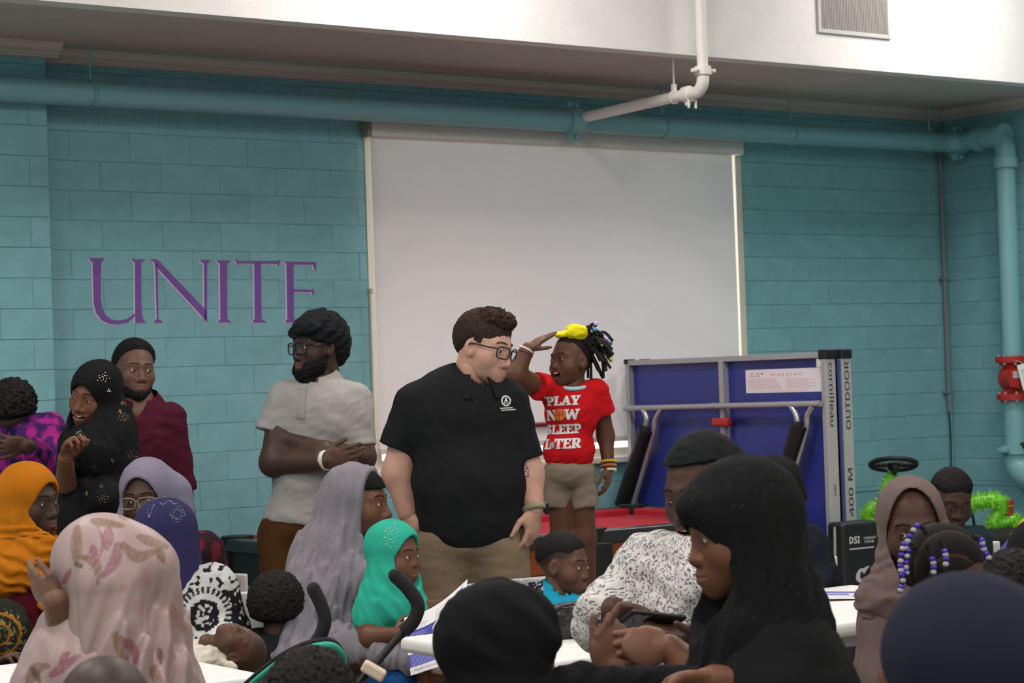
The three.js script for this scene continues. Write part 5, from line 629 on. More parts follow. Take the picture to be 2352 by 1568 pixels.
// lower body of a sitter under a long skirt or trousers, and a chair noted for it
function seated(P, x, z, turn, s, colour, words, o = {}) {
  const h = [x, .44 + .085 * s, z]; P.add(o.name ?? 'skirt', cloth([['e', h, [.15 * s, .1 * s, .13 * s], turn], ...sitting(h, turn, s)], { colour, cell: .02, k: .05 }), mCloth); if (words) seats.push([x, z, turn, words]); return h;
}
{ // ---- woman in the orange scarf ----
  const Z = 7.0, J = (x, y, dz = 0) => at(x, y, Z + dz), fr = frame(J(72, 1152), .98, 62, -4, -3), P = person('woman in a draped orange scarf looking to the side', J(50, 1300));
  const SK = [.058, .030, .024], H = buildHead(P, fr, SK, { nose: 1.25, lips: 1.45, noEars: true, gaze: [.1, .05], lipColour: [.17, .055, .05], cell: .003 });
  joinBody(P, [H.g, limbs([['c', J(0, 1530, -.2), J(40, 1535, -.3), .035, .028]], SK, .008), hand(J(2, 1525, -.25), [.5, .3, .4], [0, -1, 0], 1, .9, SK, { curl: [.4, .45, .5, .5] }), hand(J(60, 1530, -.3), [1, .3, .2], [0, -1, 0], -1, .9, SK, { curl: [.4, .45, .5, .5] })]);
  const OR = lin('#ad6611');
  P.add('scarf', scarfGeo(fr, { colour: OR, cell: .0055, grow: .004, open: { y: -.03, w: .062, h: .1, z: .022, tilt: -.12 }, k: .05, drape: [['c', J(52, 1220), J(45, 1290), .082, .11], ['c', J(8, 1150), J(12, 1290), .055, .085], ['c', J(10, 1310, -.08), J(115, 1235, -.06), .045, .04], ['c', J(15, 1335, -.1), J(125, 1265, -.07), .04, .035], ['e', J(45, 1320, -.03), [.12, .09, .09]], ['c', J(105, 1345, -.12), J(108, 1382, -.13), .03, .03]], folds: (x, y, z) => .005 * Math.sin((y * .9 + x * .35) * 150 * sstep(1.05, 1.0, y) + n3(x * 9, y * 9, z * 9) * 3) * sstep(1.1, 1.02, y) + .004 * n3(x * 26, y * 4, z * 26), cut: (x, y, z) => -.05 }), mCloth, 'orange jersey scarf');
  const DRESS = lin('#581426'); P.add('dress', cloth([['e', J(70, 1400), [.16, .17, .12]], ['e', J(70, 1490), [.17, .12, .14]], ['c', J(125, 1370), J(130, 1470), .05, .05]], { colour: DRESS, cell: .009 }), mCloth, 'dark red dress');
  const ank = (x, y, z) => { const p = J(10, 1450, -.2), d = Math.hypot(x - p[0], y - p[1]) / .0146, r = d % 2.1, k = n3(x * 60, y * 60, z * 60); if (d > 5.5) return [.018, .02, .012]; if (r < .45) return [.34, .13, .02]; if (r < .8 && k > 0) return [.30, .22, .03]; if (r > 1.4 && k > .25) return [.05, .09, .03]; return k > .4 ? [.25, .2, .16] : [.02, .02, .014]; };
  P.add('sleeve', cloth([['e', J(10, 1448, -.2), [.085, .105, .08]]], { colour: ank, cell: .004 }), mCloth, 'dark sleeve printed with orange medallions');
  seated(P, J(60, 1500)[0], -Z, .3, 1, DRESS, 'under the woman in the orange scarf');
}
{ // ---- woman in lavender scarf with clear glasses ----
  const Z = 7.3, J = (x, y, dz = 0) => at(x, y, Z + dz), fr = frame(J(337, 1143), 1, -10, -6, -2), P = person('woman in a lavender grey scarf with clear-framed glasses', J(380, 1300));
  const SK = [.07, .034, .024], H = buildHead(P, fr, SK, { nose: 1.2, noEars: true, gaze: [-.1, 0], cell: .0032 }); joinBody(P, [H.g]);
  glasses(P, fr, new THREE.MeshPhysicalMaterial({ color: 0xa8a09c, roughness: .2, transmission: .4, thickness: .002, ior: 1.45 }), { r: .0021, h: .019, w: .029, pow: .6 });
  P.add('scarf', scarfGeo(fr, { colour: lin('#7c7789'), cell: .006, grow: .006, open: { y: -.02, w: .064, h: .102, z: -.005 }, drape: [['c', J(405, 1130, .05), J(425, 1290, .05), .055, .06], ['c', J(350, 1215), J(370, 1290), .075, .13], ['c', J(300, 1200), J(315, 1290), .05, .07]], folds: vfold(.006, 24, 3) }), mCloth, 'lavender grey jersey scarf');
  const c = (x, y, z) => { const p = J(455, 1272), q = J(530, 1370); if (Math.abs(x - p[0]) < .018 && Math.abs(y - p[1]) < .036) return [.5, .012, .02]; if (x > q[0] - .05 + (y - q[1]) * -.35 && y < q[1] + .09) return [.48, .012, .02]; const k = n3(x * 22, y * 8, z * 22); return k > .2 ? [.11, .012, .02] : [.022, .010, .013]; };
  P.add('dress', cloth([['e', J(395, 1345), [.17, .19, .12]], ['c', J(330, 1270), J(462, 1262), .06, .065], ['c', J(470, 1270), J(520, 1410), .065, .055], ['c', J(520, 1410), J(470, 1450, -.2), .05, .04]], { colour: c, cell: .006 }), mCloth, 'black dress with red patterned sleeves');
  seated(P, J(395, 1450)[0], -Z - .02, -.2, 1, [.02, .012, .014], 'under the woman in the lavender scarf');
}
{ // ---- girl in the navy rhinestone scarf ----
  const Z = 6.6, J = (x, y, dz = 0) => at(x, y, Z + dz), fr = frame(J(372, 1232), .86, -62, -22, 4), P = person('person in a navy scarf studded with rhinestones and a black and white printed top', J(440, 1400));
  const SK = [.1, .045, .03], H = buildHead(P, fr, SK, { noEars: true, cell: .004, noEyes: true }); joinBody(P, [H.g]);
  const sg = scarfGeo(fr, { colour: [.030, .028, .085], cell: .006, grow: .004, open: { y: -.03, w: .06, h: .08, z: .03 }, drape: [['c', J(405, 1220), J(415, 1400), .055, .05], ['c', J(385, 1290), J(400, 1340), .075, .085]], folds: vfold(.003, 24, 3) });
  P.add('scarf', sg, mCloth, 'navy scarf with rhinestones');
  const gs = [], rhin = []; for (let i = 0; i < 20; i++) { const t = i / 19; rhin.push([398 + 38 * Math.sin(t * 2.2), 1160 + 85 * t * t]); rhin.push([342 + 38 * t, 1163 + 4 * Math.sin(t * 9)]); rhin.push([436 - 6 * t, 1265 + 130 * t]); rhin.push([315 + 14 * t, 1182 + 14 * Math.sin(t * 5)]); } for (const [x, y, w, h] of [[384, 1190, 12, 18], [384, 1190, 8, 12], [384, 1190, 16, 8]]) for (let i = 0; i < 14; i++) rhin.push([x + w * Math.cos(i * .45 + .3), y + h * Math.sin(i * .45 + .3)]);
  for (const [x, y] of rhin) { const p = J(x, y, -.25), q = V(...p); let ok = 0; for (let s = 0; s < 60; s++) { const d = Math.min(.03, sg.userData.f(q.x, q.y, q.z)); q.z -= d * .7; if (d < .0006) { ok = 1; break; } } if (ok) { const g = new THREE.OctahedronGeometry(.0021); g.translate(q.x, q.y, q.z + .001); gs.push(g); } }
  P.add('rhinestones', merge(gs), new THREE.MeshStandardMaterial({ color: 0xf2f4ff, metalness: .85, roughness: .15 })).userData.kind = 'stuff';
  const pat = (x, y, z) => { const p = J(480, 1405), d = Math.hypot((x - p[0]) * 1.1, y - p[1]), a = Math.atan2(y - p[1], x - p[0]), wob = .006 * n3(x * 60, y * 60, 2); if (d < .05 + wob && d > .036) return [.013, .013, .015]; if (d > .068 && d < .088) return (Math.sin(a * 30) > 0 ? [.5, .5, .5] : [.014, .014, .016]); if (d >= .05 + wob && d <= .068) return [.55, .55, .55]; if (d <= .036) return n3(x * 50, y * 50, 5) > 0 ? [.55, .55, .55] : [.014, .014, .016]; if (y > p[1] + .07) return n3(x * 40, y * 40, 3) > .35 ? [.015, .015, .017] : [.52, .52, .52]; return n3(x * 38, y * 38, z * 38) > .52 ? [.55, .55, .55] : [.013, .013, .015]; };
  P.add('top', cloth([['e', J(462, 1405), [.125, .13, .1]], ['c', J(415, 1350), J(490, 1340), .06, .06], ['c', J(495, 1350), J(532, 1450), .06, .05], ['c', J(532, 1450), J(480, 1500, -.25), .05, .04], ['e', J(450, 1490), [.15, .11, .12]]], { colour: pat, cell: .0042 }), mCloth, 'black and white printed top');
  seated(P, J(455, 1500)[0], -Z, -.6, .9, [.013, .013, .015], 'under the person in the navy rhinestone scarf');
}
{ // ---- woman in the pink floral scarf, hand at her face ----
  const Z = 4.8, J = (x, y, dz = 0) => at(x, y, Z + dz), fr = frame(J(222, 1322), .98, -104, -14, -4), P = person('woman in a pale pink floral scarf and robe leaning on her raised hand', J(250, 1500));
  const SK = [.17, .085, .055], H = buildHead(P, fr, SK, { noEars: true, cell: .004 });
  const wH = J(128, 1380, -.08), eH = J(158, 1500, .0);
  joinBody(P, [H.g, limbs([['c', eH, wH, .04, .03]], SK, .008), hand(wH, [-.7, .45, -.5], [.5, .2, -.6], -1, .85, SK, { curl: [[.1, .3, .5], [.2, .5, .8], [.3, .7, 1], [.4, .8, 1.2]], thumb: [.9, .5, -.1], spread: .08, pale: .2 })]);
  // printed flowers: tapering strokes in the plane of the cloth
  const strokes = []; const S = (x0, y0, x1, y1, w, c, b = 0) => { const p = J(x0, y0), q = J(x1, y1); strokes.push([p[0], p[1], q[0], q[1], w * .00125, c, b]); };
  const TN = [.16, .085, .045], RS = [.20, .05, .075], DK = [.07, .032, .022];
  S(188, 1210, 196, 1285, 12, TN); S(196, 1285, 212, 1292, 6, DK); S(206, 1270, 252, 1325, 9, TN, .02); S(262, 1215, 266, 1250, 12, RS); S(288, 1245, 262, 1310, 11, RS, .01); S(232, 1250, 240, 1268, 9, RS); S(238, 1205, 232, 1295, 3, RS, .02); S(220, 1192, 292, 1204, 7, TN); S(300, 1245, 372, 1258, 11, TN, -.02); S(330, 1228, 385, 1255, 8, TN); S(372, 1258, 384, 1286, 7, TN); S(276, 1180, 300, 1188, 6, TN); S(296, 1436, 316, 1512, 8, TN); S(308, 1446, 340, 1520, 8, RS, .01); S(292, 1504, 302, 1520, 6, DK); S(90, 1560, 140, 1510, 12, TN, .015); S(150, 1530, 210, 1487, 9, RS); S(170, 1500, 186, 1480, 8, RS); S(165, 1330, 182, 1300, 7, RS); S(335, 1370, 340, 1395, 8, [.35, .2, .19]); S(250, 1380, 270, 1400, 8, [.36, .22, .2]); S(372, 1520, 390, 1560, 9, TN); S(395, 1380, 425, 1450, 8, [.3, .17, .14]); S(100, 1520, 120, 1545, 8, DK); S(345, 1300, 355, 1340, 7, [.33, .19, .18]); S(380, 1480, 385, 1510, 6, DK); S(300, 1330, 318, 1352, 6, [.34, .2, .18]);
  const PK = lin('#9c8482'), flo = (x, y, z) => { let c = PK; const k = 1 + .04 * n3(x * 30, y * 30, z * 30); c = c.map((v) => v * k); for (const [ax, ay, bx, by, w, col, b] of strokes) { const dx = bx - ax, dy = by - ay, l2 = dx * dx + dy * dy, t = clamp(((x - ax) * dx + (y - ay) * dy) / l2), o = b * Math.sin(t * 3.14), L = Math.sqrt(l2), qx = x - ax - dx * t + o * dy / L, qy = y - ay - dy * t - o * dx / L, d = Math.hypot(qx, qy), ww = w * (.35 + Math.sin((.15 + .8 * t) * 3.14) * .75); if (d < ww) c = mix(c, col, (.75 + .25 * n3(x * 200, y * 60, 1)) * sstep(ww, ww * .75, d)); } return c; };
  const sg = scarfGeo(fr, { colour: flo, cell: .0042, grow: .008, open: { y: -.05, w: .058, h: .09, z: .045 }, k: .05, drape: [['e', J(318, 1300, .02), [.08, .085, .09]], ['c', J(335, 1320, .0), J(385, 1600, .03), .07, .08], ['c', J(250, 1350, -.06), J(285, 1600, -.04), .08, .13], ['c', J(188, 1320, -.03), J(205, 1410, -.02), .035, .035]], folds: (x, y, z) => { const w = sstep(1.16, 1.0, y); const fx = 1.21, e0 = J(186, 1190), e1 = J(222, 1540), xl = e0[0] + (e1[0] - e0[0]) * clamp((e0[1] - y) / (e0[1] - e1[1])); return -.007 * sstep(-.004, .004, x - xl) * sstep(1.24, 1.15, y) * sstep(.1, .03, x - xl) + (.002 + .013 * w) * n3(x * 15 - y * 4, y * 2.5, z * 15) + .003 * w * n3(x * 34 - y * 9, y * 5, z * 34); } });
  P.add('scarf', sg, mSilk, 'pale pink satin scarf printed with tan and rose flowers');
  P.add('robe', cloth([['e', J(230, 1560), [.19, .17, .16]], ['c', J(165, 1460, 0), J(110, 1600, -.02), .07, .09], ['c', J(330, 1480, .05), J(370, 1640, .05), .1, .12], ['c', eH, J(155, 1430, .03), .055, .05]], { colour: flo, cell: .005, folds: vfold(.006, 14, 4) }), mSilk, 'matching pale pink floral robe');
  const hp = J(240, 1600); seated(P, hp[0], -Z, -1.7, 1, PK, null, { name: 'robe_skirt' });
}
{ // ---- cropped head at the very front ----
  const Z = 3.4, J = (x, y, dz = 0) => at(x, y, Z + dz), fr = frame(J(248, 1672), 1, 172, 0, 0), P = person('child with closely cropped hair seen from behind in front of the pink robe', J(248, 1700));
  const SK = [.12, .065, .045], H = buildHead(P, fr, SK, { noEyes: true, cell: .005, tint: (x, y, z, c) => y > .03 - Math.max(0, -z) ? mix(c, [.022, .016, .013], .78 + .15 * n3(x * 300, y * 300, z * 300)) : c }); const t = J(248, 1672);
  joinBody(P, [H.g, limbs([['c', add3(t, 0, -.18, .03), add3(t, 0, -.24, .03), .05, .07]], SK, .012)]);
  P.add('t_shirt', cloth([['e', add3(t, 0, -.38, .02), [.17, .2, .11]], ['c', add3(t, -.13, -.26, .02), add3(t, .13, -.26, .02), .055, .055], ['c', add3(t, -.15, -.27, .02), add3(t, -.2, -.45, -.05), .05, .045], ['c', add3(t, .15, -.27, .02), add3(t, .2, -.45, -.05), .05, .045]], { colour: [.1, .1, .12], cell: .014 }), mCloth); seated(P, t[0], t[2], Math.PI, .85, [.03, .03, .05], 'under the child with cropped hair at the front', { name: 'trousers' });
}
{ // ---- baby lying back with a cream hooded wrap ----
  const Z = 5.75, J = (x, y, dz = 0) => at(x, y, Z + dz), o = J(548, 1487), s = .66, m = new THREE.Matrix4(), up = V(.93, -.28, -.1).normalize(), f0 = V(-.3, .86, .42), fw = f0.addScaledVector(up, -f0.dot(up)).normalize(), rx = up.clone().cross(fw); m.makeBasis(rx, up, fw);
  const fr = frame(o, s); fr.e = m.elements.slice(); fr.M = m.clone().scale(V(s, s, s)).setPosition(...o); fr.to = (x, y, z) => V(x, y, z).applyMatrix4(fr.M).toArray();
  const P = person('sleeping baby lying back with a shaved head in a cream wrap', J(480, 1510)), SK = [.085, .04, .026], H = buildHead(P, fr, SK, { child: 1, noEyes: true, jaw: .95, cell: .004, neck: [0, -.13, -.02], neckR: .04, tint: (x, y, z, c) => (y > .05 - Math.max(0, -z) * .9 ? mix(c, [.018, .012, .01], .45) : c) });
  joinBody(P, [H.g]);
  P.add('wrap', cloth([['e', J(478, 1515, .0), [.062, .05, .065]], ['e', J(420, 1530, .02), [.11, .05, .08]], ['c', J(462, 1485, .02), J(535, 1535, -.06), .014, .014, .01], ['c', J(445, 1500, 0), J(462, 1485, .02), .02, .014]], { colour: lin('#c9c2b4'), cell: .006, folds: (x, y, z) => .005 * n3(x * 40, y * 40, z * 40) }), mCloth, 'cream hooded wrap');
}
{ // ---- child seen from behind, round afro, black shirt ----
  const Z = 6.62, J = (x, y, dz = 0) => at(x, y, Z + dz), fr = frame(J(638, 1396), .8, 160, 0, 0), P = person('small child with a round black afro and black shirt seen from behind', J(640, 1450)), SK = [.06, .03, .02];
  const H = buildHead(P, fr, SK, { child: .8, noEyes: true, cell: .006 }); joinBody(P, [H.g]);
  P.add('hair', hairGeo(fr, { child: .8 }, .03, (x, y, z) => -.06 - y, .006, 60, mBlackHair, .0055), mHair, 'round black afro');
  P.add('t_shirt', cloth([['e', J(640, 1540), [.13, .14, .1]], ['c', J(590, 1485), J(690, 1485), .05, .05], ['c', J(588, 1490), J(570, 1580), .045, .04]], { colour: [.014, .014, .017], cell: .01 }), mCloth); const q = J(640, 1560); seated(P, q[0], q[2], Math.PI - .4, .7, [.02, .02, .03], null, { name: 'trousers' });
}
{ // ---- woman in the grey scarf in profile ----
  const Z = 6.85, J = (x, y, dz = 0) => at(x, y, Z + dz), fr = frame(J(826, 1160), 1.0, 73, 2, 0), P = person('woman in a long grey scarf seen in profile beside the toddler', J(790, 1400));
  const SK = [.14, .06, .036], H = buildHead(P, fr, SK, { nose: 1.2, lips: 1.4, noEars: true, gaze: [.25, .08], cell: .0028, eyeOpen: 1.05, neck: [0, -.2, -.04] }); joinBody(P, [H.g, limbs([['c', J(810, 1230), J(790, 1310), .05, .08], ['c', J(790, 1500, -.2), J(930, 1520, -.35), .05, .04], ['c', J(930, 1510, -.35), J(985, 1552, -.5), .045, .03]], SK, .009), hand(J(985, 1552, -.5), [1, -.1, .2], [0, -1, .3], 1, .95, SK, { curl: [.25, .3, .3, .35] })]);
  P.add('under_scarf', nets((x, y, z) => Math.max(ell(x, y - .034, z + .014, .084, .098, .108), .052 - y - Math.max(0, .02 - z) * 1.5), [-.1, -.1, -.14], [.1, .15, .12], .004, () => [.010, .010, .011], { matrix: fr.M }), mCloth, 'black under-scarf band');
  const GR = lin('#7f7981');
  P.add('scarf', scarfGeo(fr, { colour: GR, cell: .0055, grow: .008, open: { y: -.01, w: .09, h: .16, z: .035, tilt: .16 }, k: .06, drape: [['c', J(770, 1190, .02), J(705, 1430, .02), .075, .1], ['c', J(730, 1290), J(697, 1520, -.28), .1, .1], ['c', J(765, 1250, -.05), J(815, 1335, -.12), .07, .06], ['c', J(730, 1345, -.1), J(840, 1330, -.13), .04, .05], ['c', J(770, 1380, -.12), J(790, 1480, -.15), .06, .06], ['c', J(780, 1470, -.3), J(950, 1515, -.52), .06, .045], ['c', J(740, 1500), J(750, 1580), .13, .15]], headFold: .5, folds: (x, y, z) => { const q = x - y * .22; return .009 * n3(q * 20, y * 1.2, z * 14) + .005 * n3(q * 42, y * 2, z * 30); } }), mCloth, 'long grey jersey scarf');
  const pr = []; for (let i = 0; i < 14; i++) { const p = J(806 + i * 2, 1252 + i * -.3 + 3 * Math.sin(i * .25), -.085); pr.push(sphere(p, .0022, 6, 5)); } P.add('necklace', merge(pr), std(0xd8d2c8, .3), 'thin pearl necklace');
  const h = J(760, 1560); seated(P, h[0], -Z, 1.1, 1, GR, null, { name: 'robe_skirt' });
}
{ // ---- toddler in the teal scarf ----
  const Z = 6.5, J = (x, y, dz = 0) => at(x, y, Z + dz), fr = frame(J(908, 1276), .82, 58, -2, 0), P = person('toddler in a teal scarf with silver studs holding the blue and white flyer', J(890, 1430));
  const SK = [.125, .055, .034], H = buildHead(P, fr, SK, { child: 1, nose: 1.1, lips: 1.2, noEars: true, gaze: [.2, .1], eyeOpen: 1.1, cell: .0034 });
  const wA = J(908, 1455, -.14), wB = J(1042, 1388, -.02);
  joinBody(P, [H.g, limbs([['c', J(838, 1430, -.02), J(852, 1462, -.08), .032, .034], ['c', J(852, 1462, -.08), wA, .034, .021], ['c', J(960, 1400), wB, .03, .02]], SK, .006, .02), hand(wA, [1, .55, .1], [.2, -.3, -1], 1, .55, SK, { curl: [.5, .55, .6, .6], cell: .0032 }), hand(wB, [.9, .15, .3], [.3, 0, -1], -1, .55, SK, { curl: [[.2, .8, 1.4], [.2, .8, 1.4], [.25, .9, 1.5], [.3, 1, 1.6]], cell: .0032 })]);
  const TE = lin('#2fa68e'), sg = scarfGeo(fr, { colour: TE, cell: .005, grow: .004, open: { y: -.02, w: .07, h: .1, z: -.002, tilt: .1 }, k: .05, drape: [['c', J(900, 1330), J(895, 1375), .065, .09], ['c', J(880, 1375), J(850, 1425, -.02), .075, .05], ['c', J(920, 1375), J(955, 1410), .07, .055], ['e', J(895, 1410), [.095, .05, .08]]], cut: (x, y) => J(880, 1446)[1] - y - .0, folds: (x, y, z) => .005 * n3(x * 22 + y * 10, y * 8, z * 22) });
  P.add('scarf', sg, mCloth, 'teal slip-on scarf');
  const st = []; for (let i = 0; i < 70; i++) { const p = J(872 + R() * 36, 1208 + R() * 58, -.2), q = V(...p); if (Math.abs(p[0] - J(890, 1238)[0]) > .05) continue; let ok = 0; for (let k = 0; k < 60; k++) { const d = Math.min(.03, sg.userData.f(q.x, q.y, q.z)); q.z -= d * .7; if (d < .0006) { ok = 1; break; } } if (ok) { const g = new THREE.OctahedronGeometry(.0019); g.translate(q.x, q.y, q.z + .001); st.push(g); } } P.add('studs', merge(st), new THREE.MeshStandardMaterial({ color: 0xeafaf6, metalness: .8, roughness: .2 })).userData.kind = 'stuff';
  P.add('dress', cloth([['e', J(885, 1490, .03), [.08, .11, .07]], ['c', J(880, 1550), J(925, 1560, -.12), .06, .045]], { colour: lin('#1d4f8a'), cell: .01 }), mCloth, 'blue dress');
}
{ // ---- head with curly hair at the bottom edge ----
  const Z = 3.6, J = (x, y, dz = 0) => at(x, y, Z + dz), fr = frame(J(716, 1644), .9, 175, 0, 0), P = person('child with short black curls at the front beside the stroller handle', J(716, 1650)), SK = [.07, .035, .025], H = buildHead(P, fr, SK, { child: .5, noEyes: true, cell: .006 }), t = J(716, 1644); joinBody(P, [H.g]);
  P.add('hair', hairGeo(fr, { child: .5 }, .014, (x, y, z) => .0 - y - Math.max(0, -z) * .7, .005, 90, mBlackHair, .004), mHair, 'short black curls');
  P.add('t_shirt', cloth([['e', add3(t, 0, -.34, .02), [.14, .18, .1]], ['c', add3(t, -.11, -.22, .02), add3(t, .11, -.22, .02), .05, .05]], { colour: [.02, .02, .03], cell: .014 }), mCloth); seated(P, t[0], t[2], Math.PI, .75, [.02, .025, .05], 'under the child with short curls at the front', { name: 'trousers' });
}
{ // ---- boy in the turquoise jersey ----
  const Z = 6.75, J = (x, y, dz = 0) => at(x, y, Z + dz), fr = frame(J(1296, 1298), .86, 60, -6, 4), P = person('boy with a fade haircut in a turquoise basketball jersey', J(1270, 1400));
  const SK = [.105, .05, .034], H = buildHead(P, fr, SK, { child: .45, lips: 1.3, gaze: [.25, .05], cell: .003, neck: [0, -.18, -.04], neckR: .043, tint: (x, y, z, c) => mix(c, [.012, .009, .008], .85 * sstep(.0, .035, y + Math.max(0, -z) * .75 - Math.max(0, z - .03) * .6 - .012) * (z < .06 ? 1 : 0)) });
  joinBody(P, [H.g, limbs([['c', J(1282, 1340), J(1275, 1375), .045, .06], ['e', J(1275, 1440), [.1, .1, .06]], ['c', J(1215, 1385), J(1195, 1470), .042, .036], ['c', J(1340, 1380), J(1355, 1470), .042, .036]], SK, .008)]);
  P.add('hair', hairGeo(fr, { child: .45 }, .006, (x, y, z) => .052 - y - Math.max(0, -z) * .6 + Math.max(0, z - .045) * .9, .002, 130, mBlackHair, .0034), mHair, 'cropped black hair');
  const nk = J(1282, 1352), TQ = lin('#1f93b5'), jc = (x, y, z) => { const p = J(1222, 1345); return (x < p[0] + .035 && x > p[0] - .022 && y > p[1] - .035) ? (n3(x * 120, y * 120, 1) > .35 ? [.4, .4, .4] : [.012, .008, .02]) : TQ; };
  P.add('jersey', cloth([['e', J(1275, 1440), [.13, .13, .085]], ['c', J(1228, 1372), J(1332, 1380), .05, .05], ['c', J(1282, 1352), J(1280, 1390), .05, .08], ['c', J(1275, 1500), J(1275, 1560), .12, .12]], { colour: jc, cell: .006, cut: (x, y, z) => hole(add3(nk, .012, 0, .01), .052, nk[1] - .06)(x, y, z), folds: (x, y, z) => .004 * n3(x * 18, y * 18, z * 18) }), mCloth, 'turquoise jersey');
  const q = J(1275, 1520); seated(P, q[0], q[2] - .0, .5, .8, [.02, .03, .05], 'under the boy in the turquoise jersey', { name: 'shorts' });
}
{ // ---- black scarf seen from behind at the front ----
  const Z = 3.8, J = (x, y, dz = 0) => at(x, y, Z + dz), fr = frame(J(1160, 1508), 1.0, 112, -8, 0), P = person('child in a black scarf seen from behind with one finger raised', J(1160, 1600)), SK = [.105, .045, .028], H = buildHead(P, fr, SK, { noEars: true, noEyes: true, cell: .005 }), t = J(1160, 1508);
  const wH = J(1412, 1548, .45), eH = J(1330, 1680, .3);
  joinBody(P, [H.g, limbs([['c', add3(t, .1, -.3, -.02), eH, .045, .04], ['c', eH, wH, .04, .03]], SK, .009), hand(wH, D3(wH, J(1410, 1440, .45)), [-.1, .2, -1], 1, 1.05, SK, { curl: [[-.1, 0, .05], [.7, 2, 2.8], [.9, 2.2, 3], [1, 2.3, 3]], thumb: [.3, 1, .1], thumb2: [0, 1, .1], spread: -.42 })]);
  P.add('scarf', scarfGeo(fr, { colour: [.0085, .0085, .0095], cell: .006, grow: .008, open: { y: -.04, w: .05, h: .085, z: .045 }, drape: [['c', add3(t, 0, -.12, .02), add3(t, 0, -.3, .0), .085, .19]], headFold: 1, folds: (x, y, z) => .005 * n3(x * 12 + y * 12, y * 5 - x * 5, z * 12) + .004 * Math.abs(n3(x * 9 + y * 16, 3, z * 9)) }), mCloth, 'black scarf');
  P.add('dress', cloth([['e', add3(t, 0, -.45, 0), [.18, .2, .13]]], { colour: [.01, .01, .012], cell: .016 }), mCloth); seated(P, t[0], t[2], Math.PI - .4, .85, [.01, .01, .012], 'under the child in the black scarf seen from behind');
}
{ // ---- woman in the black and white blouse with the phone ----
  const Z = 4.95, J = (x, y, dz = 0) => at(x, y, Z + dz), fr = frame(J(1614, 1126), 1.04, -44, -14, -3), P = person('woman in a black head scarf and white floral blouse tapping a phone', J(1560, 1400));
  const SK = [.07, .033, .024], H = buildHead(P, fr, SK, { nose: 1.25, lips: 1.4, cheek: 1.15, open: .5, noEars: true, eyeOpen: .35, gaze: [0, -.3], cell: .003 });
  const wL = J(1408, 1400, -.1), wR = J(1622, 1462, -.18), ph = J(1497, 1424, -.2);
  joinBody(P, [H.g, limbs([['c', J(1362, 1440, -.02), wL, .04, .032], ['c', J(1690, 1490, -.1), wR, .05, .034]], SK, .008), hand(wL, [.9, -.12, .35], [.1, -.8, .5], 1, .98, SK, { curl: [.25, .4, .5, .55], thumb: [.2, .9, .5] }), hand(wR, [-1, .22, .1], [.05, .9, .25], -1, 1.02, SK, { curl: [.15, .2, .22, .3], thumb: [.75, .62, .45] })]);
  P.add('head_scarf', nets((x, y, z) => { let d = ell(x, y - .042, z + .018, .084, .092, .106); d = smin(d, ell(x - .0, y - .0, z + .1, .055, .07, .06), .04); d = smin(d, ell(x, y + .07, z + .02, .074, .085, .07), .03); d += .002 * Math.sin(y * 110 + z * 60) + .002 * n3(x * 20, y * 40, z * 20); return Math.max(d, Math.min(.076 - y - Math.max(0, .02 - z) * 2 + Math.max(0, z - .03) * .1, 9)); }, [-.12, -.17, -.18], [.12, .17, .13], .0042, () => [.012, .013, .014], { matrix: fr.M, margin: .012 }), mCloth, 'tight black head scarf');
  // woven print of small black flowers, laid out in cloth units
  const tx = canvas(1024, 1024, (g) => { g.fillStyle = '#ccc6c4'; g.fillRect(0, 0, 1024, 1024); const r = (a, b) => a + (b - a) * R(); for (let i = 0; i < 900; i++) { const x = r(0, 1024), y = r(0, 1024), s = r(9, 15); for (const [ox, oy] of [[0, 0], [1024, 0], [0, 1024], [-1024, 0], [0, -1024]]) { g.lineWidth = 5; g.strokeStyle = g.fillStyle = '#191719'; if (i % 3) { g.beginPath(); g.arc(x + ox, y + oy, s * .75, 0, 7); g.stroke(); if (i % 2) { g.beginPath(); g.arc(x + ox, y + oy, s * .28, 0, 7); g.fill(); } } else { g.beginPath(); g.ellipse(x + ox, y + oy, s * .9, s * .35, i, 0, 7); g.fill(); } } } }, { repeat: [5, 5] });
  const mBl = new THREE.MeshStandardMaterial({ map: tx, roughness: .85 });
  const strapCol = { colour: [1, 1, 1] }, bl = cloth([['e', J(1592, 1378), [.155, .14, .13]], ['e', J(1580, 1450), [.17, .17, .15]], ['c', J(1505, 1290), J(1690, 1280), .06, .06], ['c', J(1490, 1295), J(1390, 1430), .072, .075], ['c', J(1390, 1425), J(1378, 1395, -.06), .06, .05], ['c', J(1690, 1265), J(1720, 1440), .07, .065], ['c', J(1720, 1440), J(1660, 1480, -.1), .06, .05], ['c', J(1600, 1560), J(1600, 1640), .18, .19], ['c', J(1592, 1278, -.07), J(1615, 1340, -.12), .042, .055]], { ...strapCol, cell: .006, k: .045, uvRadius: .19, folds: (x, y, z) => .007 * n3(x * 12 + y * 8, y * 8, z * 12) + .003 * n3(x * 30, y * 20, z * 30) });
  bl.deleteAttribute('color'); P.add('blouse', bl, mBl, 'white blouse with small black flowers');
  const cuff = cloth([['e', J(1366, 1428, -.04), [.04, .062, .05]]], { colour: [1, 1, 1], cell: .006 }); cuff.deleteAttribute('color'); P.add('cuff', cuff, mBl);
  const h = J(1590, 1600); seated(P, h[0], -Z, -.6, 1.05, [.02, .02, .024], 'under the woman in the floral blouse');
  // the phone in her hands is a thing of its own
  const t = thing('smartphone', 'black smartphone held over the table by the woman in the floral blouse', 'phone', ph); t.rotation.set(1.05, .2, -.36, 'YXZ');
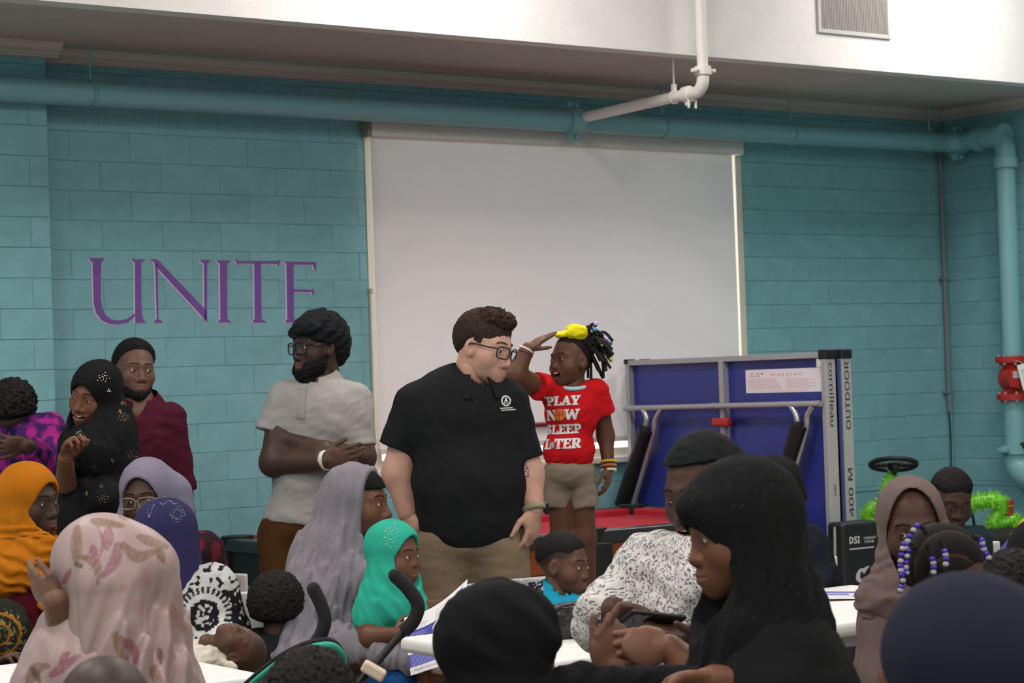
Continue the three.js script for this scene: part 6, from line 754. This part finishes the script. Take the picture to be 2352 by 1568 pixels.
  mesh('case', new RoundedBoxGeometry(.148, .074, .011, 4, .005), std(0x0c0c0e, .35), t); mesh('screen', box(-.068, .068, -.033, .033, .0052, .0062), std(0x101216, .08), t); mesh('camera_bump', box(-.066, -.036, .004, .031, -.0085, -.005, .002), std(0x1a1a1d, .2), t);
}
{ // ---- girl in the black scarf in profile ----
  const Z = 3.8, J = (x, y, dz = 0) => at(x, y, Z + dz), fr = frame(J(1697, 1218), .97, -76, -10, -3), P = person('girl in a large black scarf seen in profile in the foreground', J(1740, 1500));
  const SK = [.15, .062, .036], H = buildHead(P, fr, SK, { child: .3, nose: 1.1, lips: 1.25, noEars: true, gaze: [-.1, -.1], cell: .0026, eyeOpen: .8 });
  const wA = J(1538, 1488, .12), wB = J(1640, 1560, -.12);
  joinBody(P, [H.g, limbs([['c', J(1660, 1590, .05), J(1600, 1550, .1), .042, .036], ['c', J(1600, 1550, .1), wA, .036, .027], ['c', J(1760, 1590, -.05), wB, .04, .027]], SK, .007), hand(wA, [-1, .1, .2], [0, -.4, -1], -1, .92, SK, { curl: [[.9, 2.3, 3], [.9, 2.3, 3], [.9, 2.3, 3], [1, 2.3, 3]], thumb: [.2, .9, .5] }), hand(wB, [-1, -.05, .1], [.1, -.7, .4], -1, .92, SK, { curl: [.5, .6, .65, .7], thumb: [.3, .9, .3] })]);
  const BK = [.0095, .0095, .0102];
  P.add('scarf', scarfGeo(fr, { colour: (x, y, z) => { const l = n3(x * 90, y * 90, z * 90) > .86 ? .016 : 0; return BK.map((c) => c + l); }, cell: .005, grow: .004, open: { y: -.075, w: .064, h: .105, z: .028, tilt: .12 }, k: .045, drape: [['e', J(1610, 1160, -.01), [.042, .018, .05]], ['c', J(1735, 1215, .01), J(1752, 1420, .02), .078, .1], ['c', J(1700, 1330), J(1705, 1440), .055, .08], ['c', J(1775, 1400, .02), J(1815, 1600, .02), .095, .12], ['c', J(1700, 1440, -.02), J(1700, 1620, -.02), .08, .1]], folds: (x, y, z) => .006 * n3(x * 20 - y * 5, y * 3, z * 20) + .004 * n3(x * 46 - y * 10, y * 5, z * 40) }), mCloth, 'black scarf speckled with lint');
  P.add('dress', cloth([['e', J(1770, 1600), [.16, .18, .14]], ['c', J(1800, 1500, -.05), J(1760, 1600, -.1), .07, .06], ['c', J(1770, 1650), [J(1770, 1650)[0], .15, -Z], .16, .22]], { colour: BK, cell: .012 }), mCloth);
  const c = thing('black_cloth', 'black cloth stretched along the bottom edge, held by the girl in the large black scarf', 'cloth', J(1300, 1560)); const cg = cloth([['c', J(1040, 1580, .0), J(1330, 1560, -.05), .02, .022], ['c', J(1330, 1560, -.05), J(1600, 1548, -.1), .022, .012], ['c', J(1040, 1620, 0), J(1560, 1590, -.08), .03, .03]], { colour: BK, cell: .006, folds: vfold(.004, 20, 20) }); cg.translate(-c.position.x, -c.position.y, -c.position.z); mesh('fabric', cg, mCloth, c);
}
{ // ---- woman behind, black scarf and navy sleeve ----
  const Z = 7.2, J = (x, y, dz = 0) => at(x, y, Z + dz), fr = frame(J(1772, 1135), .98, -30, -15, 0), P = person('woman in a black scarf half hidden behind the girl in the large black scarf', J(1800, 1300)), SK = [.07, .034, .024], H = buildHead(P, fr, SK, { noEars: true, cell: .006 }); joinBody(P, [H.g]);
  P.add('scarf', scarfGeo(fr, { colour: [.011, .011, .012], cell: .008, drape: [['c', J(1810, 1085, .05), J(1840, 1140, .05), .03, .02], ['c', J(1775, 1200), J(1780, 1260), .08, .13]], folds: vfold(.004, 20, 4) }), mCloth);
  P.add('dress', cloth([['e', J(1800, 1310), [.16, .17, .11]], ['c', J(1740, 1240), J(1855, 1248), .06, .06], ['c', J(1858, 1252), J(1890, 1330), .06, .055], ['c', J(1890, 1330), J(1840, 1350, -.25), .055, .045]], { colour: [.012, .014, .022], cell: .009, folds: vfold(.005, 16, 16) }), mCloth); const q = J(1800, 1400); seated(P, q[0], -Z, 0, 1, [.012, .014, .022], 'under the half hidden woman in the black scarf');
}
{ // ---- girl in the taupe scarf ----
  const Z = 5.5, J = (x, y, dz = 0) => at(x, y, Z + dz), fr = frame(J(2094, 1213), 1, -4, -8, -2), P = person('girl in a taupe scarf and matching taupe robe', J(2080, 1400)), SK = [.07, .032, .022], H = buildHead(P, fr, SK, { child: .3, noEars: true, gaze: [-.25, .1], cell: .0032 }); joinBody(P, [H.g]);
  const TP = lin('#6d5c5a'); P.add('scarf', scarfGeo(fr, { colour: TP, cell: .0055, grow: .002, open: { y: -.01, w: .068, h: .125, z: -.015 }, drape: [['c', J(2090, 1300), J(2085, 1370), .075, .12], ['c', J(2035, 1340, -.03), J(2005, 1370, -.03), .035, .04], ['c', J(2150, 1250, .02), J(2150, 1350), .05, .08]], folds: (x, y, z) => .005 * n3(x * 24, y * 6, z * 24) + .004 * Math.sin(y * 130 + n3(x * 9, y * 9, z * 9) * 4) * sstep(1.05, 1.0, y) }), mCloth, 'taupe scarf');
  P.add('robe', cloth([['e', J(2090, 1450), [.13, .16, .11]], ['c', J(2025, 1380), J(2035, 1560), .05, .05], ['e', J(2090, 1560), [.15, .14, .13]], ['c', J(2150, 1380), J(2160, 1540), .05, .05]], { colour: TP, cell: .009, folds: vfold(.005, 16, 6) }), mCloth, 'taupe robe'); const q = J(2090, 1600); seated(P, q[0], -Z, .2, .95, TP, null, { name: 'robe_skirt' });
}
{ // ---- boy behind the taupe scarf ----
  const Z = 7.6, J = (x, y, dz = 0) => at(x, y, Z + dz), fr = frame(J(2186, 1148), .9, 8, -22, 4), P = person('boy with cropped black hair looking down behind the girl in taupe', J(2190, 1300)), SK = [.06, .032, .025], H = buildHead(P, fr, SK, { child: .4, eyeOpen: .1, gaze: [0, -.3], cell: .0035 }); joinBody(P, [H.g, limbs([['c', J(2186, 1200), J(2190, 1235), .045, .06]], SK, .012)]);
  P.add('hair', hairGeo(fr, { child: .4 }, .008, (x, y, z) => .05 - y - Math.max(0, -z + .01) * 1 + Math.max(0, z - .05) * .8, .003, 100), mHair); P.add('t_shirt', cloth([['e', J(2192, 1300), [.14, .15, .1]], ['c', J(2140, 1245), J(2245, 1245), .05, .05]], { colour: [.015, .03, .035], cell: .012 }), mCloth); const q = J(2190, 1400); seated(P, q[0], -Z, 0, .85, [.02, .02, .03], 'under the boy looking down by the go-kart', { name: 'trousers' });
}
{ // ---- girl with beaded braids ----
  const Z = 4.3, J = (x, y, dz = 0) => at(x, y, Z + dz), fr = frame(J(2168, 1332), .9, 112, -26, 6), P = person('girl with cornrow braids ending in purple and clear beads', J(2170, 1400)), SK = [.12, .055, .036];
  const H = buildHead(P, fr, SK, { child: .5, noEyes: true, cell: .0038 }); joinBody(P, [H.g, limbs([['c', fr.to(0, -.15, -.03), add3(fr.to(0, -.2, -.04), 0, -.05, 0), .045, .06]], SK, .012)]);
  const f = headField({ child: .5, noEars: true }); P.add('hair', nets((x, y, z) => Math.max(f(x, y, z) - .004 - .004 * Math.abs(Math.sin(Math.atan2(x, y + .12) * 14)), .058 - y - Math.max(0, -z + .03) * 1.0 + Math.max(0, z - .04) * 1.0), [-.1, -.13, -.13], [.1, .14, .12], .0034, (x, y, z) => (Math.abs(Math.sin(Math.atan2(x, y + .12) * 14)) < .12 ? [.06, .032, .022] : mBlackHair), { matrix: fr.M, margin: .006 }), mHair, 'rows of black braids');
  const mP = std(0x4a1fa8, .2), mC = new THREE.MeshPhysicalMaterial({ color: 0xdcdfe8, roughness: .1, transmission: .5, thickness: .004 });
  for (const [pts, n] of [[[[2130, 1225], [2110, 1205], [2085, 1240], [2078, 1265]], 6], [[[2100, 1250], [2080, 1245], [2068, 1290], [2072, 1330]], 7], [[[2105, 1255], [2088, 1260], [2080, 1300], [2082, 1320]], 6], [[[2160, 1240], [2168, 1262], [2172, 1280], [2170, 1308]], 4], [[[2130, 1250], [2140, 1280], [2144, 1300], [2142, 1325]], 4], [[[2235, 1232], [2252, 1238], [2258, 1258], [2276, 1290]], 6], [[[2095, 1270], [2080, 1310], [2070, 1345], [2066, 1362]], 4]]) {
    const dz = pts[0][0] > 2140 && pts[0][0] < 2200 ? -.125 : -.1, c = pts.map((p) => J(p[0], p[1], dz)), b = P.add('braid', tube(c, .006, 20, 7), std(0x0b0909, .8)), cv = new THREE.CatmullRomCurve3(c.map((p) => V(...p)), false, 'centripetal');
    for (let i = 0; i < n; i++) { const q = cv.getPoint(.38 + .62 * i / n); const g = new THREE.SphereGeometry(.0064, 12, 9); g.scale(1, .85, 1); g.translate(q.x - P.g.position.x, q.y, q.z - P.g.position.z + .004); mesh('bead', g, i % 2 ? mC : mP, b); }
  }
  P.add('t_shirt', cloth([['e', J(2170, 1520), [.13, .16, .1]], ['c', J(2110, 1450), J(2230, 1450), .045, .045]], { colour: [.04, .03, .05], cell: .014 }), mCloth); const q = J(2170, 1600); seated(P, q[0], -Z, 2, .8, [.03, .03, .05], 'under the girl with beaded braids');
}
{ // ---- navy scarf large in the corner ----
  const Z = 2.7, J = (x, y, dz = 0) => at(x, y, Z + dz), fr = frame(J(2205, 1568), 1.02, -128, -4, 0), P = person('person in a plain navy scarf seen from behind in the near corner', J(2205, 1600)), SK = [.14, .065, .045], H = buildHead(P, fr, SK, { noEars: true, noEyes: true, cell: .005 }), t = J(2205, 1568); joinBody(P, [H.g]);
  P.add('scarf', scarfGeo(fr, { colour: [.018, .018, .034], cell: .006, grow: .006, open: { y: -.03, w: .055, h: .08, z: .04 }, drape: [['c', add3(t, .02, -.12, .02), add3(t, .02, -.3, .0), .085, .19]], folds: vfold(.004, 16, 6) }), mCloth, 'plain navy scarf');
  P.add('dress', cloth([['e', add3(t, 0, -.45, 0), [.18, .2, .13]]], { colour: [.018, .018, .034], cell: .018 }), mCloth); seated(P, t[0], t[2], Math.PI, .9, [.018, .018, .034], 'under the person in the plain navy scarf');
}
{ // ---- two heads cut by the right edge ----
  let Z = 4.9, J = (x, y, dz = 0) => at(x, y, Z + dz), fr = frame(J(2330, 1385), .92, 170, 0, 0), P = person('child with a black afro at the right edge beside the navy scarf', J(2330, 1450)), SK = [.06, .03, .022], H = buildHead(P, fr, SK, { child: .5, noEyes: true, cell: .006 }), t = J(2330, 1385); joinBody(P, [H.g]);
  P.add('hair', hairGeo(fr, { child: .5 }, .02, (x, y, z) => -.01 - y - Math.max(0, -z) * .6, .006, 60, mBlackHair, .005), mHair, 'black afro'); P.add('t_shirt', cloth([['e', add3(t, 0, -.34, 0), [.14, .16, .1]]], { colour: [.02, .02, .025], cell: .016 }), mCloth); seated(P, t[0], t[2], 1.3, .8, [.02, .02, .025], 'under the child with the afro at the right edge');
  Z = 6.4; J = (x, y, dz = 0) => at(x, y, Z + dz); fr = frame(J(2384, 1300), 1.08, -40, -8, 0); P = person('person in a black scarf cut off by the right edge', J(2376, 1400)); H = buildHead(P, fr, [.13, .06, .045], { noEars: true, cell: .006 }); t = J(2376, 1300); joinBody(P, [H.g]);
  P.add('scarf', scarfGeo(fr, { colour: [.01, .01, .011], cell: .008, open: { y: -.04, w: .056, h: .085, z: 0 }, drape: [['c', add3(t, 0, -.12, 0), add3(t, 0, -.3, 0), .08, .17]] }), mCloth); P.add('dress', cloth([['e', add3(t, 0, -.45, 0), [.17, .18, .12]]], { colour: [.01, .01, .011], cell: .018 }), mCloth); seated(P, t[0], t[2], .9, .95, [.01, .01, .011], 'under the person in the black scarf at the right edge');
}
for (const [x, z, turn, words] of seats) chair(x - Math.sin(turn) * .02, z - Math.cos(turn) * .02, turn, 'white folding chair ' + words);
renderer.render(scene, camera);
